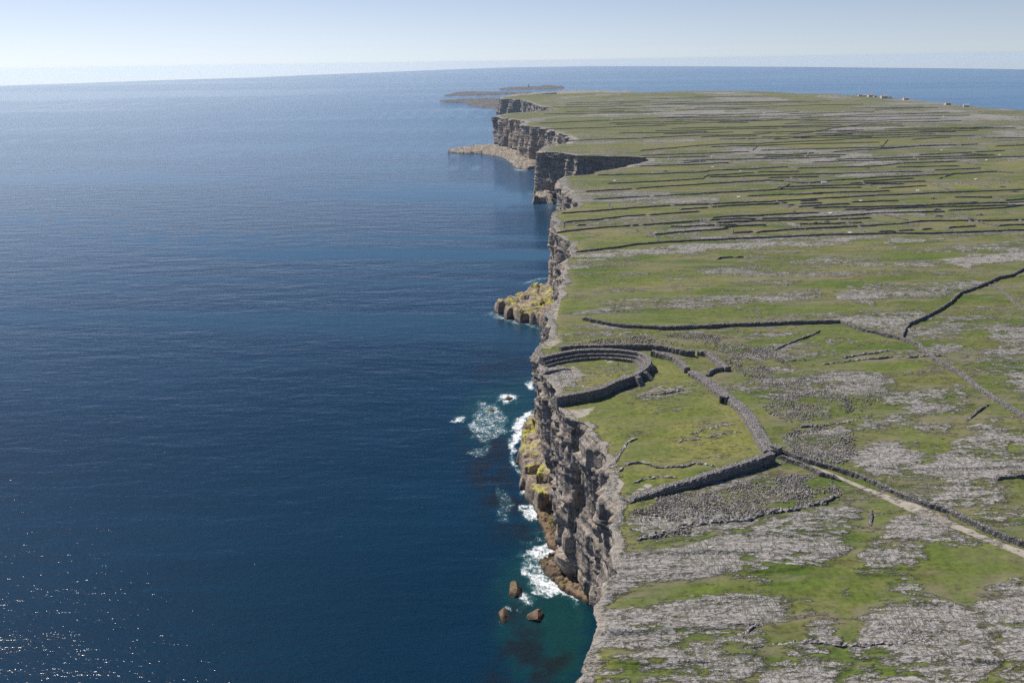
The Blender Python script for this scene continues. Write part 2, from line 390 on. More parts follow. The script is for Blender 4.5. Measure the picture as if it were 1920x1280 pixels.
#@ROCKDATA
ROCK = [  # (strength, paleness, outline)
 (.92, .9, [(1062,478),(1130,473),(1250,462),(1400,455),(1470,453),(1420,463),(1330,471),(1250,478),(1180,485),(1060,490)]),
 (.62, .4, [(1060,490),(1120,487),(1200,484),(1205,498),(1120,506),(1060,510)]),
 (.62, .5, [(1370,456),(1500,448),(1620,447),(1560,462),(1480,467),(1370,468)]),
 (.70, .6, [(1640,456),(1700,448),(1772,447),(1762,455),(1680,463)]),
 (.66, .5, [(1070,432),(1105,436),(1125,446),(1090,447)]),
 (.95, .9, [(1770,489),(1800,483),(1860,477),(1940,473),(2060,468),(2060,484),(1920,490),(1860,497),(1800,503)]),
 (.60, .0, [(1690,488),(1735,483),(1770,492),(1750,500),(1660,503)]),
 (.50, .0, [(1280,500),(1380,497),(1500,492),(1640,488),(1660,497),(1560,507),(1450,515),(1330,520)]),
 (.48, .0, [(1700,470),(1800,462),(1900,452),(1920,458),(1800,472),(1720,478)]),
 (.66, .1, [(1062,592),(1120,576),(1200,563),(1350,552),(1470,545),(1545,540),(1560,553),(1500,562),(1400,570),(1250,582),(1130,593)]),
 (.84, .2, [(1560,545),(1640,532),(1750,528),(1850,520),(1840,535),(1790,555),(1700,562),(1620,568),(1580,562)]),
 (.50, .1, [(1650,520),(1750,513),(1850,506),(1905,503),(1850,515),(1740,521),(1660,526)]),
 (.42, .0, [(1380,532),(1500,520),(1640,506),(1700,508),(1600,520),(1450,537)]),
 (.45, .0, [(1080,545),(1140,540),(1220,541),(1200,549),(1110,552)]),
 (.80, .5, [(1500,602),(1580,592),(1700,582),(1765,577),(1740,592),(1692,628),(1640,620),(1600,607)]),
 (.50, .3, [(1330,602),(1500,592),(1560,600),(1480,607),(1340,610)]),
 (.52, .1, [(1705,640),(1735,612),(1800,592),(1805,620),(1782,662),(1740,655)]),
 (.60, .3, [(1855,612),(1900,592),(1990,590),(2000,650),(1880,667),(1850,650)]),
 (.50, .2, [(1840,680),(1900,670),(1960,690),(1880,700)]),
 (.45, .0, [(1065,644),(1130,636),(1230,628),(1320,625),(1360,632),(1400,650),(1442,668),(1440,682),(1372,690),(1340,668),(1290,650),(1200,642),(1100,651)]),
 (.56, .1, [(1372,692),(1450,686),(1480,706),(1550,712),(1600,768),(1560,785),(1480,792),(1440,772),(1400,722)]),
 (.60, .1, [(1468,817),(1500,805),(1590,790),(1602,850),(1560,877),(1480,842)]),
 (.50, .3, [(1405,655),(1460,645),(1500,650),(1460,668),(1420,668)]),
 (.46, .0, [(1228,935),(1290,925),(1340,925),(1370,917),(1440,900),(1500,890),(1560,900),(1577,925),(1540,945),(1450,960),(1330,985),(1300,975),(1240,952)]),
 (.40, .0, [(1185,960),(1240,950),(1300,980),(1290,995),(1200,1010),(1180,1000)]),
 (.82, .6, [(1670,742),(1700,727),(1790,717),(1832,745),(1800,770),(1740,777),(1670,782)]),
 (.62, .1, [(1500,706),(1600,693),(1680,700),(1660,738),(1580,745),(1530,725)]),
 (.68, .4, [(1600,790),(1700,780),(1800,800),(1790,812),(1700,800),(1620,800)]),
 (.62, .4, [(1800,702),(1850,690),(1875,708),(1830,720)]),
 (.76, .5, [(1592,847),(1640,830),(1700,828),(1717,860),(1700,900),(1640,897),(1590,872)]),
 (.93, .7, [(1728,892),(1760,850),(1820,820),(1920,798),(2080,790),(2080,890),(1920,888),(1830,905),(1780,912)]),
 (.88, .7, [(1710,932),(1760,905),(1850,915),(1900,930),(1860,947),(1780,952),(1720,946)]),
 (.82, .6, [(1830,792),(1880,780),(1892,800),(1860,815),(1835,815)]),
 (.82, .6, [(1895,702),(2000,688),(2000,760),(1895,750)]),
 (.74, .5, [(1790,967),(1840,952),(1920,942),(2060,945),(2060,1000),(1920,992),(1850,985)]),
 (.97, .2, [(1118,1128),(1150,1040),(1220,1033),(1300,1020),(1380,1030),(1370,1062),(1300,1088),(1240,1100)]),
 (.82, .5, [(1290,1018),(1330,1000),(1400,985),(1480,962),(1600,942),(1625,960),(1605,1000),(1560,1048),(1440,1080),(1370,1078),(1330,1045)]),
 (.93, .3, [(1108,1155),(1200,1140),(1300,1122),(1400,1113),(1470,1130),(1470,1158),(1400,1172),(1250,1205),(1105,1212)]),
 (.78, .4, [(1060,1330),(1090,1232),(1200,1218),(1350,1190),(1420,1182),(1445,1215),(1410,1290),(1400,1400),(1040,1400)]),
 (.66, .4, [(1400,1085),(1480,1075),(1500,1088),(1470,1100),(1400,1100)]),
 (.90, .6, [(1645,1002),(1690,960),(1745,962),(1805,985),(1785,1000),(1700,1007)]),
 (.93, .6, [(1580,1062),(1630,1010),(1680,1020),(1760,1015),(1772,1050),(1740,1072),(1640,1074)]),
 (.60, .5, [(1560,1106),(1600,1100),(1640,1104),(1636,1116),(1580,1118)]),
 (.96, .8, [(1655,1112),(1672,1080),(1720,1078),(1757,1105),(1740,1117)]),
 (.97, .6, [(1650,1140),(1690,1132),(1730,1120),(1790,1128),(1830,1150),(1862,1200),(1870,1330),(1600,1400),(1606,1200),(1618,1165)]),
 (.95, .7, [(1668,1126),(1730,1117),(1790,1122),(1780,1130),(1700,1133),(1650,1140)]),
 (.88, .5, [(1480,1202),(1510,1155),(1550,1160),(1582,1200),(1605,1400),(1420,1400),(1450,1230)]),
 (.84, .6, [(1858,1092),(1900,1080),(2020,1085),(2020,1112),(1870,1112)]),
 (.86, .6, [(1836,1142),(1920,1122),(2100,1120),(2100,1400),(1900,1400),(1872,1205)]),
 (.74, .6, [(1870,1042),(1905,1035),(1925,1050),(1890,1060)]),
 (.96, .5, [(1016,700),(1071,692),(1097,702),(1088,728),(1050,742),(1041,746)]),
 (.80, .5, [(1014,672),(1040,668),(1060,680),(1065,690),(1016,697)]),
 (.60, .2, [(1190,742),(1250,735),(1290,724),(1280,732),(1200,752)]),
 (.58, .6, [(1268,802),(1310,786),(1360,792),(1400,808),(1330,820),(1275,818)]),
 (.55, .3, [(1310,855),(1350,850),(1360,862),(1320,868)]),
 (.50, .1, [(1130,805),(1200,800),(1240,806),(1200,818),(1140,822)]),
 # fields far back
 (.92, .8, [(1590,306),(1700,298),(1722,304),(1612,312)]), (.75, .6, [(1720,300),(1820,294),(1830,300),(1730,305)]),
 (.70, .4, [(1470,292),(1640,289),(1640,294),(1500,300)]), (.60, .3, [(1320,306),(1600,298),(1590,303),(1340,310)]),
 (.90, .7, [(1535,247),(1560,240),(1620,236),(1700,236),(1690,243),(1640,245),(1560,248)]),
 (.50, .1, [(1200,264),(1420,258),(1500,256),(1500,262),(1300,268),(1200,275)]),
 (.62, .5, [(1850,248),(1900,238),(1930,232),(2040,235),(2040,262),(1900,262)]),
 (.95, .8, [(1888,380),(1920,376),(2060,372),(2060,384),(1900,388)]),
 (.55, .3, [(1740,345),(1810,341),(1800,349),(1745,351)]), (.5, .1, [(1560,322),(1700,316),(1820,312),(1700,324),(1580,330)]),
 (.60, .2, [(1440,418),(1500,416),(1500,424),(1450,426)]), (.60, .2, [(1228,422),(1340,418),(1350,428),(1250,434)]),
 (.60, .2, [(1110,408),(1170,402),(1190,404),(1150,412)]), (.50, .0, [(1570,411),(1640,408),(1650,416),(1590,418)]),
 (.55, .2, [(1210,380),(1360,370),(1370,376),(1250,386)]), (.7, .0, [(1170,370),(1300,360),(1440,352),(1440,357),(1300,366),(1180,374)]),
 (.55, .1, [(1120,320),(1250,318),(1250,326),(1130,328)]), (.6, .2, [(1725,268),(1900,262),(1920,268),(1740,276)]),
 (.6, .1, [(1200,284),(1540,278),(1560,284),(1360,290),(1200,292)]), (.6, .3, [(1620,398),(1740,390),(1760,394),(1640,402)]),
 (.65, .6, [(970,222),(1100,214),(1240,208),(1300,206),(1220,214),(1100,220),(985,226)]),
 (.6, .6, [(1040,180),(1160,176),(1120,182),(1050,186)]), (.5, .4, [(1240,218),(1420,206),(1560,202),(1480,208),(1300,218)]),
 (.65, .6, [(1500,178),(1600,180),(1595,187),(1560,186),(1510,181)]), (.55, .2, [(1560,200),(1720,192),(1800,204),(1700,206),(1600,206)]),
 (.6, .4, [(1760,208),(1880,214),(1930,222),(1850,222),(1770,214)]), (.5, .3, [(1300,182),(1500,185),(1550,190),(1400,190)]),
]
SOIL = [
 (.95, [(1462,856),(1480,856),(1575,893),(1640,920),(1717,945),(1768,968),(1830,996),(1886,1018),(1925,1032),(2060,1085),(2060,1100),(1920,1044),(1830,1007),(1774,985),(1698,954),(1625,920),(1560,893)]),
 (.62, [(1236,664),(1262,672),(1280,676),(1262,680),(1240,672)]),
 (.55, [(1064,690),(1075,684),(1100,700),(1085,716)]), (.5, [(1130,668),(1158,668),(1150,682),(1130,680)]),
 (.75, [(1160,925),(1172,905),(1150,885),(1140,890),(1150,930)]), (.6, [(1175,932),(1210,905),(1230,908),(1200,925)]),
 (.6, [(1092,790),(1105,788),(1120,830),(1140,860),(1146,900),(1138,880),(1110,835)]),
 (.6, [(1200,742),(1245,730),(1240,722),(1200,735)]), (.62, [(1060,768),(1120,762),(1100,780),(1070,790)]),
 (.6, [(1030,480),(1062,475),(1060,530),(1045,600),(1030,600)]),
 (.55, [(1000,655),(1040,625),(1060,640),(1030,655)]),
]
DRY = [
 (.75, [(1100,700),(1140,690),(1180,700),(1120,728),(1090,728)]), (.85, [(1262,795),(1300,790),(1390,800),(1430,840),(1400,858),(1300,850),(1250,830)]),
 (.8, [(1180,860),(1300,850),(1420,850),(1350,875),(1230,905),(1190,900)]), (.7, [(1210,670),(1270,680),(1300,710),(1280,720),(1230,700)]),
 (.7, [(1330,735),(1360,750),(1430,835),(1445,845),(1425,848),(1350,775)]), (.6, [(1110,830),(1150,830),(1190,900),(1165,900)]),
 (.5, [(1100,430),(1220,428),(1230,450),(1120,455)]), (.5, [(1380,372),(1560,362),(1560,372),(1400,380)]), (.6, [(1480,360),(1620,352),(1640,360),(1500,368)]),
 (.7, [(1230,434),(1360,420),(1365,428),(1230,440)]), (.5, [(1200,262),(1560,250),(1560,260),(1200,275)]), (.5, [(1640,352),(1920,330),(1920,352),(1680,362)]),
 (.6, [(1460,268),(1660,262),(1660,272),(1480,276)]), (.5, [(1860,300),(1940,296),(1940,320),(1850,315)]), (.5, [(1200,470),(1500,455),(1700,450),(1500,480),(1250,490)]),
 (.45, [(1100,540),(1300,520),(1500,500),(1700,498),(1500,515),(1300,545)]), (.6, [(1440,410),(1600,400),(1600,406),(1440,416)]), (.5, [(1040,310),(1300,305),(1320,320),(1100,325)]),
 (.55, [(1580,1125),(1640,1120),(1630,1160),(1590,1165)]), (.5, [(1140,930),(1165,925),(1190,1000),(1170,1035),(1150,1030)]),
]
#@END
img_rock = np.zeros((RH, RW)); img_pale = np.zeros((RH, RW)); img_soil = np.zeros((RH, RW)); img_dry = np.zeros((RH, RW))
for s_, p_, pl in ROCK: fill_poly(img_rock, pl, s_); fill_poly(img_pale, pl, p_)
for s_, pl in SOIL: fill_poly(img_soil, pl, s_)
for s_, pl in DRY: fill_poly(img_dry, pl, s_)
for pl, w_ in ([(1210,790),(1222,760),(1218,740),(1240,720),(1262,700)], 6), ([(1222,770),(1245,800),(1262,825),(1280,838)], 6), ([(1205,832),(1208,810),(1200,790)], 5), \
             ([(1348,730),(1395,785),(1412,825),(1440,845)], 6), ([(1530,1120),(1580,1085),(1600,1040),(1636,985),(1640,940)], 7), ([(1463,1265),(1500,1180),(1530,1120)], 7):
    fill_line(img_dry, pl, w_, 0.9)
for pl, w_ in ([(1530,1120),(1580,1085),(1600,1040),(1636,985),(1640,940)], 12), ([(1463,1265),(1500,1180),(1530,1120)], 10):
    for (a, b) in zip(pl[:-1], pl[1:]):
        a = np.array(a, float); b = np.array(b, float); d = b - a; n = np.array([-d[1], d[0]]) / np.hypot(*d) * w_ / 2
        fill_poly(img_rock, [a + n, b + n, b - n, a - n], 0.12, 'set')
LUSH = [[(1060,512),(1400,500),(1700,470),(1920,462),(1920,468),(1500,505),(1250,530),(1060,545)], [(1040,560),(1250,548),(1500,535),(1650,528),(1640,535),(1200,562),(1040,590)],
 [(1030,600),(1100,598),(1250,588),(1550,568),(1690,570),(1600,585),(1300,602),(1120,604)], [(1030,620),(1150,622),(1400,618),(1360,626),(1150,634),(1040,645)], [(1460,684),(1800,680),(1700,700),(1600,690),(1480,700)],
 [(1370,700),(1400,730),(1460,800),(1480,840),(1440,800),(1360,730)], [(1150,930),(1230,935),(1290,970),(1200,1010),(1150,1030)], [(1140,1130),(1400,1090),(1560,1075),(1640,1080),(1640,1100),(1500,1110),(1250,1120),(1120,1150)],
 [(1740,1000),(1900,1020),(1920,1060),(1850,1080),(1850,1180),(1800,1120),(1760,1060)], [(1560,1100),(1640,1110),(1620,1160),(1600,1190),(1580,1150)], [(1640,940),(1700,955),(1680,970),(1650,990)],
 [(1700,780),(1800,830),(1740,870),(1700,850)], [(1860,910),(1980,905),(1980,980),(1890,960)], [(1440,620),(1600,612),(1680,640),(1560,655),(1470,640)], [(1100,455),(1210,440),(1300,436),(1230,452),(1120,466)]]
img_lush = np.zeros((RH, RW))
for pl_ in LUSH: fill_poly(img_lush, pl_, 0.8)
img_lush = blur(img_lush, 9, 4)
_far = np.arange(RH) + RV0 < 460
def blur_mix(im):
    a = blur(im, 3, 1); b = blur(im, 12, 6); w = sstep(480, 760, np.arange(RH) + RV0)[:, None]; return a * (1 - w) + b * w
img_rock = blur_mix(img_rock); img_pale = blur_mix(img_pale); img_dry = blur_mix(img_dry)
img_soil = blur(img_soil, 2, 1)

# ------------------------------------------------------------------ coast
COAST = [(1040,174),(985,178),(942,182),(934,185),(942,186),(975,187),(985,190),(1005,198),(1035,203),(1041,205),(1010,209),(960,212),(930,217),
 (928,219),(942,221),(962,223.5),(981,227),(983,236),(1008,238),(1017,242),(1039,246),(1060,251),(1070,259),(1071,264),(1050,271),(1017,276),
 (1010,282),(1023,285),(1056,286),(1069,290),(1082,292),(1120,292),(1148,293),(1181,293.5),(1214,296),(1218,301),(1192,307),(1161,316),(1120,322),(1115,327),
 (1067,330),(1048,334),(1046,339),(1056,350),(1071,362),(1080,378),(1078,388),(1060,392),(1043,397),(1038,402),(1031,411),(1037,417),(1041,437),(1060,448),(1075,463),(1076,474),
 (1054,494),(1058,504),(1056,520),(1052,533),(1041,555),(1027,578),(1026,592),(1030,607),(1032,616),(1026,636),(1017,641),(999,652),(1001,662),(1012,669),
 (1013,688),(1017,701),(1032,715),(1041,741),(1045,747),(1048,768),(1067,786),(1091,791),(1093,811),(1111,831),(1126,848),(1137,872),(1142,892),(1146,918),
 (1161,932),(1160,946),(1147,996),(1152,1033),(1149,1070),(1131,1093),(1117,1122),(1110,1140),(1117,1152),(1114,1197),(1104,1222),(1085,1262),(1074,1282),(1060,1340),(1050,1420),(1040,1600),(1030,1900)]
cp = [P(u, v) for u, v in COAST]
for i in range(1, len(cp)):
    if cp[i][1] > cp[i - 1][1] - 0.6: cp[i][1] = cp[i - 1][1] - 0.6
cp = np.array(cp)
_seg = [cp[0]]
for a, b in zip(cp[:-1], cp[1:]):                      # resample the edge with a jagged, jointed line
    L = np.hypot(*(b - a)); st = max(0.9, 0.0032 * (a[1] + b[1]) / 2); n = max(1, int(L / st))
    for k in range(1, n + 1): _seg.append(a + (b - a) * k / n)
edge = np.array(_seg)
_al = np.concatenate([[0], np.cumsum(np.hypot(*np.diff(edge, axis=0).T))])
jag = (np.floor(vnoise(_al / 4.0, _al * 0, 11) * 4) / 4 - 0.4) * 2.6 + (vnoise(_al / 1.5, _al * 0, 12) - 0.5) * 1.2 + (vnoise(_al / 17.0, _al * 0, 13) - 0.5) * 5
edge[:, 0] += jag * np.clip(edge[:, 1] / 600, 0.7, 3.0)
edge[:, 1] = np.minimum.accumulate(edge[:, 1] - 1e-3 * np.arange(len(edge)))
ey, ex = edge[::-1, 1], edge[::-1, 0]
def coast_x(y): return np.interp(y, ey, ex)
SHIFT_Y = [150, 262, 282, 305, 326, 355, 372, 400]; SHIFT_X = [0, 0, 2, 5.5, 6.5, 6, 5, 0]

# ------------------------------------------------------------------ the land
def land_rows():
    vs = np.concatenate([np.arange(1700, 1300, -8), np.arange(1300, 300, -1.25), np.arange(300, 175, -0.5)])
    ys = [unp(960, v, 69)[1] for v in vs if unp(960, v, 69)[1] < 6800]
    ys = np.array(ys); far = np.linspace(ys[-1] * 1.02, 9000, 14)
    return np.concatenate([ys, far])
ys = land_rows()
T1 = 0.92
nc = 900
s = np.linspace(0, 1, nc) ** 1.08
Yg = np.repeat(ys[:, None], nc, 1)
x0 = coast_x(ys)[:, None]; Xg = x0 + s[None, :] * (T1 * Yg + 40 - x0)
Zg = ground(Xg, Yg)
wamp = 0.022 * Yg
wx = Xg + (fbm(Xg / 22, Yg / 5, 31, 4) - 0.5) * 2 * wamp * 1.3; wy = Yg + (fbm(Xg / 24, Yg / 6, 37, 4) - 0.5) * 2 * wamp
uu, vv = prj(wx, wy, Zg); uu0, vv0 = prj(Xg, Yg, Zg)
rock = 0.13 + (0.73 + 0.14 * sstep(330, 480, Yg)) * sample(img_rock, uu, vv); pale = sample(img_pale, uu, vv); dry = sample(img_dry, uu, vv); soil = sample(img_soil, uu0, vv0); lush = sample(img_lush, uu, vv)
# scattered rock everywhere away from the compound, and stripes far back
spr = fbm(Xg / 60, Yg / 14, 41, 5); near = sstep(1500, 500, Yg)
base = 0.14 + 0.32 * sstep(0.50, 0.66, spr) * (0.5 + 0.5 * near)
far_str = fbm(Xg / 300, Yg / (0.035 * Yg + 8), 43, 4)
base = base + 0.42 * sstep(0.48, 0.62, far_str) * sstep(800, 1500, Yg)
img_comp = np.zeros((RH, RW))
fill_poly(img_comp, [(1015,668),(1100,655),(1200,655),(1260,665),(1300,700),(1362,745),(1400,770),(1449,848),(1300,895),(1180,925),(1140,880),(1090,800),(1045,765)], 1.0)
fill_poly(img_comp, [(1140,925),(1240,930),(1250,1000),(1180,1035),(1145,1030)], 0.7)
comp = sample(blur(img_comp, 3, 3), uu0, vv0)
base = base * (1 - 0.85 * comp)
rock = np.maximum(rock, base)
cd = Xg - coast_x(Yg)
edge_w = (2.5 + 5 * fbm(Yg / 14, Yg * 0 + 3, 47, 3)) * np.clip(Yg / 400, 1, 4)
eb = np.exp(-np.maximum(cd, 0) / edge_w)
rock = np.maximum(rock, 0.95 * sstep(0.25, 0.75, eb)); soil = np.maximum(soil, 0.62 * sstep(0.3, 0.7, eb) * sstep(0.3, 0.6, fbm(Xg / 15, Yg / 20, 53, 3)))
dry = np.maximum(dry, 0.8 * sstep(0.1, 0.5, eb)); dry = dry + 0.10 * comp
dry = np.clip(dry + (fbm(Xg / 45, Yg / 25, 59, 4) - 0.5) * 0.9, 0, 1)
pale = np.clip(pale + 0.3 * sstep(900, 1600, Yg) * sstep(0.5, 0.7, far_str), 0, 1)
# the walled fields differ in tint
_fy = np.log(np.maximum(Yg + 0.06 * Xg, 50)) * 22 + 1.2 * fbm(Xg / 300, Yg / 300, 141, 2); _fx = Xg / (0.16 * np.maximum(Yg, 300)) + 7 * _hash(np.floor(_fy), np.floor(_fy) * 0 + 1, 143)
_fm = sstep(600, 680, Yg)
_h1 = _hash(np.floor(_fy), np.floor(_fx), 145); _h2 = _hash(np.floor(_fy), np.floor(_fx), 147)
dry = np.clip(dry + _fm * (_h1 - 0.45) * 0.9, 0, 1); rock = np.clip(rock + _fm * (np.where(_h2 > 0.72, 0.28, -0.05)), 0, 1)
pale = np.maximum(pale * (0.15 + 0.85 * sstep(0.35, 0.6, rock)), 0.72 * comp)
pale = np.maximum(pale, lush * sstep(0.6, 0.4, rock))
# beds: low scarps that face the camera, strongest on bare rock
rk = sstep(0.3, 0.8, rock) * sstep(1400, 500, Yg)
def saw(per, sharp, seed):
    ph = (Yg + 0.07 * Xg + 14 * fbm(Xg / 70, Yg / 60, seed, 3) + 2.0 * fbm(Xg / 9, Yg / 9, seed + 5, 2)) / per
    f = ph - np.floor(ph); a = 0.35 + 1.3 * _hash(np.floor(ph), np.floor(Xg / 37 + 3 * ph), seed + 9) * vnoise(Xg / 25, ph * 0.7, seed + 2)
    return np.where(f < sharp, f / sharp, 1 - (f - sharp) / (1 - sharp)) * a
relief = saw(11.0, 0.10, 61) * 0.75 + saw(3.6, 0.22, 67) * 0.28 + (vnoise(Xg / 0.9, Yg / 0.8, 71) - 0.5) * 0.22
Zg2 = Zg + relief * rk * (1 - soil) + (fbm(Xg / 7, Yg / 5, 73, 3) - 0.5) * 0.9 * (1 - rk) * sstep(1500, 300, Yg)
Zg2 = np.where(cd < 0.3, Zg, Zg2)
verts = np.stack([Xg, Yg, Zg2], -1).reshape(-1, 3)
land = mesh_obj('ground', verts, grid_faces(len(ys), nc), M_ground, smooth=False)
tag(land, kind='structure')
add_color(land.data, 'mask', np.stack([rock, dry, soil, pale], -1).reshape(-1, 4))

def gz(x, y): return float(ground(x, y))

# ------------------------------------------------------------------ the cliff
def build_cliff():
    e = edge[::-1]; n = len(e)
    d = np.gradient(e, axis=0)
    k = 7; ker = np.ones(k) / k
    dx = np.convolve(np.pad(d[:, 0], k // 2, 'edge'), ker, 'valid'); dy = np.convolve(np.pad(d[:, 1], k // 2, 'edge'), ker, 'valid')
    L = np.hypot(dx, dy) + 1e-6
    nx, ny = -dy / L, dx / L                      # towards the sea (left of the way from near to far)
    al = np.concatenate([[0], np.cumsum(np.hypot(*np.diff(e, axis=0).T))])
    nz = 84; t = np.linspace(0, 1, nz)
    top = ground(e[:, 0], e[:, 1]); top = np.maximum(top, 4.0)
    Z = top[None, :] * (1 - t[:, None]) + (-4) * t[:, None]
    A = np.repeat(al[None, :], nz, 0)
    fade = sstep(0.0, 0.05, t)[:, None]
    sc = np.clip(e[:, 1] / 500, 1.0, 2.5)[None, :]
    wob = 6 * fbm(A / 60, Z / 60, 83, 2)
    jn = vnoise((A + 0.5 * wob) / (9.0 * sc), Z / 90, 81)
    col = (np.floor(jn * 5) / 5 - 0.45) * 6.0 * sc
    bed = Z / 2.7 + 0.75 * np.sin(Z * 0.55) + 0.6 * vnoise(A / 50, Z / 40, 87); bi = np.floor(bed)
    wd = 3.0 + 9 * _hash(bi, bi * 0 + 3, 88)
    blk = np.floor(A / wd + 5 * _hash(bi, bi * 0 + 7, 86))
    wd2 = 5 + 6 * _hash(np.floor(bi / 4), bi * 0 + 2, 92); blk2 = np.floor(A / wd2 + 3 * _hash(np.floor(bi / 4), bi * 0, 93))
    col2 = (_hash(np.floor(bi / 4), blk2, 94) - 0.5) * 3.2 + (_hash(np.floor(Z / 30), np.floor(A / 2.7), 95) - 0.5) * 1.2
    ledge = (_hash(bi, blk, 89) - 0.5) * 1.5 + (_hash(bi, bi * 0 + 1, 96) - 0.5) * 1.7 + (rng.random(A.shape) - .5) * 0.35
    notch = -2.0 * sstep(6, 1, Z)
    big = (fbm(A / 38, Z / 80, 91, 2) - 0.5) * 8 * sc
    off = (col + col2 + ledge + notch + big * sstep(0, 0.4, t)[:, None]) * fade + 2.0 * t[:, None] ** 2
    sh = np.interp(e[:, 1], SHIFT_Y, SHIFT_X)[None, :] * t[:, None] ** 0.9
    X = e[:, 0][None, :] + nx[None, :] * off + sh; Y = e[:, 1][None, :] + ny[None, :] * off
    X[0] += 0.25; Z[0] += 0.0
    v = np.stack([X, Y, Z], -1).reshape(-1, 3)
    o = mesh_obj('cliff', v, grid_faces(nz, n), M_cliff)
    tag(o, kind='structure')
build_cliff()

# ------------------------------------------------------------------ the sea
HOR = [(-900, 200), (-300, 176), (0, 161), (140, 156.5), (280, 151.5), (480, 145.5), (700, 136.5), (860, 130), (960, 126.5), (1100, 124.5), (1250, 124.5), (1400, 125.3), (1650, 127.5), (1920, 130.5), (2300, 139), (2900, 165)]
_h = np.array([unp(u, v, 0.0) for u, v in HOR]); _hT = _h[:, 0] / _h[:, 1]; _hY = _h[:, 1]
img_f = np.zeros((RH, RW)); img_s = np.zeros((RH, RW)); img_k = np.zeros((RH, RW))
FOAM = [
 (1.0, [(966,792),(985,770),(1003,764),(990,790),(978,820),(968,850),(956,862),(955,822)]), (.62, [(872,795),(900,768),(930,768),(950,798),(952,815),(905,828),(880,812)]),
 (.55, [(890,745),(930,755),(960,790),(940,800),(900,780)]), (.95, [(840,787),(860,780),(872,780),(862,790),(845,795)]), (1.0, [(932,745),(950,738),(972,742),(968,752),(950,760),(938,752)]),
 (.9, [(905,766),(930,762),(934,770),(910,774)]), (.95, [(984,720),(1003,707),(1006,728),(992,734)]), (1.0, [(955,858),(966,860),(990,898),(975,888)]),
 (1.0, [(978,916),(1000,910),(1008,926),(985,930)]), (1.0, [(968,946),(996,946),(1010,966),(1003,974),(982,962)]), (1.0, [(1003,974),(1010,985),(1016,1015),(1022,1015),(1014,984),(1008,970)]),
 (.95, [(978,1028),(1010,1018),(1080,1026),(1070,1036),(1000,1042),(985,1038)]), (.95, [(985,1062),(1012,1072),(1034,1082),(1070,1098),(1115,1128),(1090,1132),(1050,1122),(1012,1106),(1000,1086)]),
 (.66, [(975,1030),(1092,1032),(1114,1134),(1000,1116)]), (.55, [(890,588),(930,586),(950,594),(1010,606),(1014,614),(960,606)]), (1.0, [(926,584),(945,592),(956,598),(940,596)]), (.95, [(1006,624),(1022,625),(1024,632),(1010,630)]),
 (.9, [(968,536),(990,527),(1040,516),(1040,520),(1000,530)]), (1.0, [(955,317),(985,315),(1000,321),(970,321)]), (1.0, [(976,359),(1010,358),(1010,364),(990,364)]), (1.0, [(1022,365),(1040,364),(1040,368),(1026,368)]),
 (1.0, [(908,289),(925,288),(928,292),(912,292)]), (1.0, [(935,293),(955,296),(952,299),(936,296)]), (1.0, [(868,198),(890,199),(888,202),(870,201)]), (.5, [(870,850),(920,832),(925,850),(890,860)]),
 (.45, [(930,905),(960,925),(955,975),(930,980)]), (.9, [(935,1132),(960,1136),(960,1144),(936,1140)]), (.9, [(975,1112),(1000,1118),(985,1150),(978,1140)]), (.6, [(888,190),(834,188),(834,190),(880,193)]),
 (.45, [(838,250),(980,224),(984,228),(900,252)]),
]
for a_, pl in FOAM: fill_poly(img_f, pl, a_)
for w_, a_, pl in [(5, .55, [(968,1010),(985,1020),(1000,1012),(1010,1000)]), (4, .5, [(940,1098),(952,1122),(975,1128),(990,1120)]), (4, .5, [(930,1150),(940,1168),(955,1168)]), (4, .45, [(985,1165),(1005,1170),(1025,1162)]), (3, .5, [(985,930),(978,945),(985,965),(998,985),(1000,1010)]), (4, .85, [(1000,764),(978,786),(966,815),(960,850),(972,880),(990,905),(1004,925)]), (5, .6, [(955,800),(930,812),(905,840),(880,846)]), (3, .7, [(1006,925),(1000,945),(1006,970),(1016,1000),(1022,1020)]),
                   (4, .6, [(990,1048),(1010,1058),(1030,1075),(1050,1085)]), (3, .6, [(1040,1045),(1060,1060),(1085,1080),(1100,1100)]), (3, .6, [(960,1090),(985,1095),(1010,1110),(1040,1128),(1085,1136)]), (3, .8, [(928,586),(950,598),(985,609),(1012,618)]),
                   (2, .8, [(905,290),(935,298),(960,312),(985,318)]), (3, .5, [(870,760),(900,775),(930,790)]), (3, .45, [(880,875),(900,895),(905,930)])]: fill_line(img_f, pl, w_, a_)
for a_, pl in [(.9, [(985,1040),(1112,1105),(1100,1190),(1080,1290),(1040,1290),(990,1180),(960,1110),(968,1060)]), (.6, [(930,1060),(985,1040),(990,1180),(1060,1290),(960,1290),(930,1180)]),
               (.7, [(880,740),(1000,700),(1000,770),(950,830),(890,830),(860,790)]), (.5, [(985,950),(1010,950),(1010,1040),(970,1040)])]: fill_poly(img_s, pl, a_)
for a_, pl in [(.9, [(862,800),(960,815),(955,870),(1000,980),(990,1020),(930,1000),(880,900)]), (.8, [(930,1160),(1060,1195),(1070,1290),(900,1290)]), (.6, [(880,660),(1000,660),(1000,720),(900,720)]), (.7, [(925,1120),(985,1090),(1020,1160),(940,1165)])]:
    fill_poly(img_k, pl, a_)
img_f = blur(img_f, 4, 2) * 0.93; img_s = blur(img_s, 16, 14); img_k = blur(img_k, 14, 12)
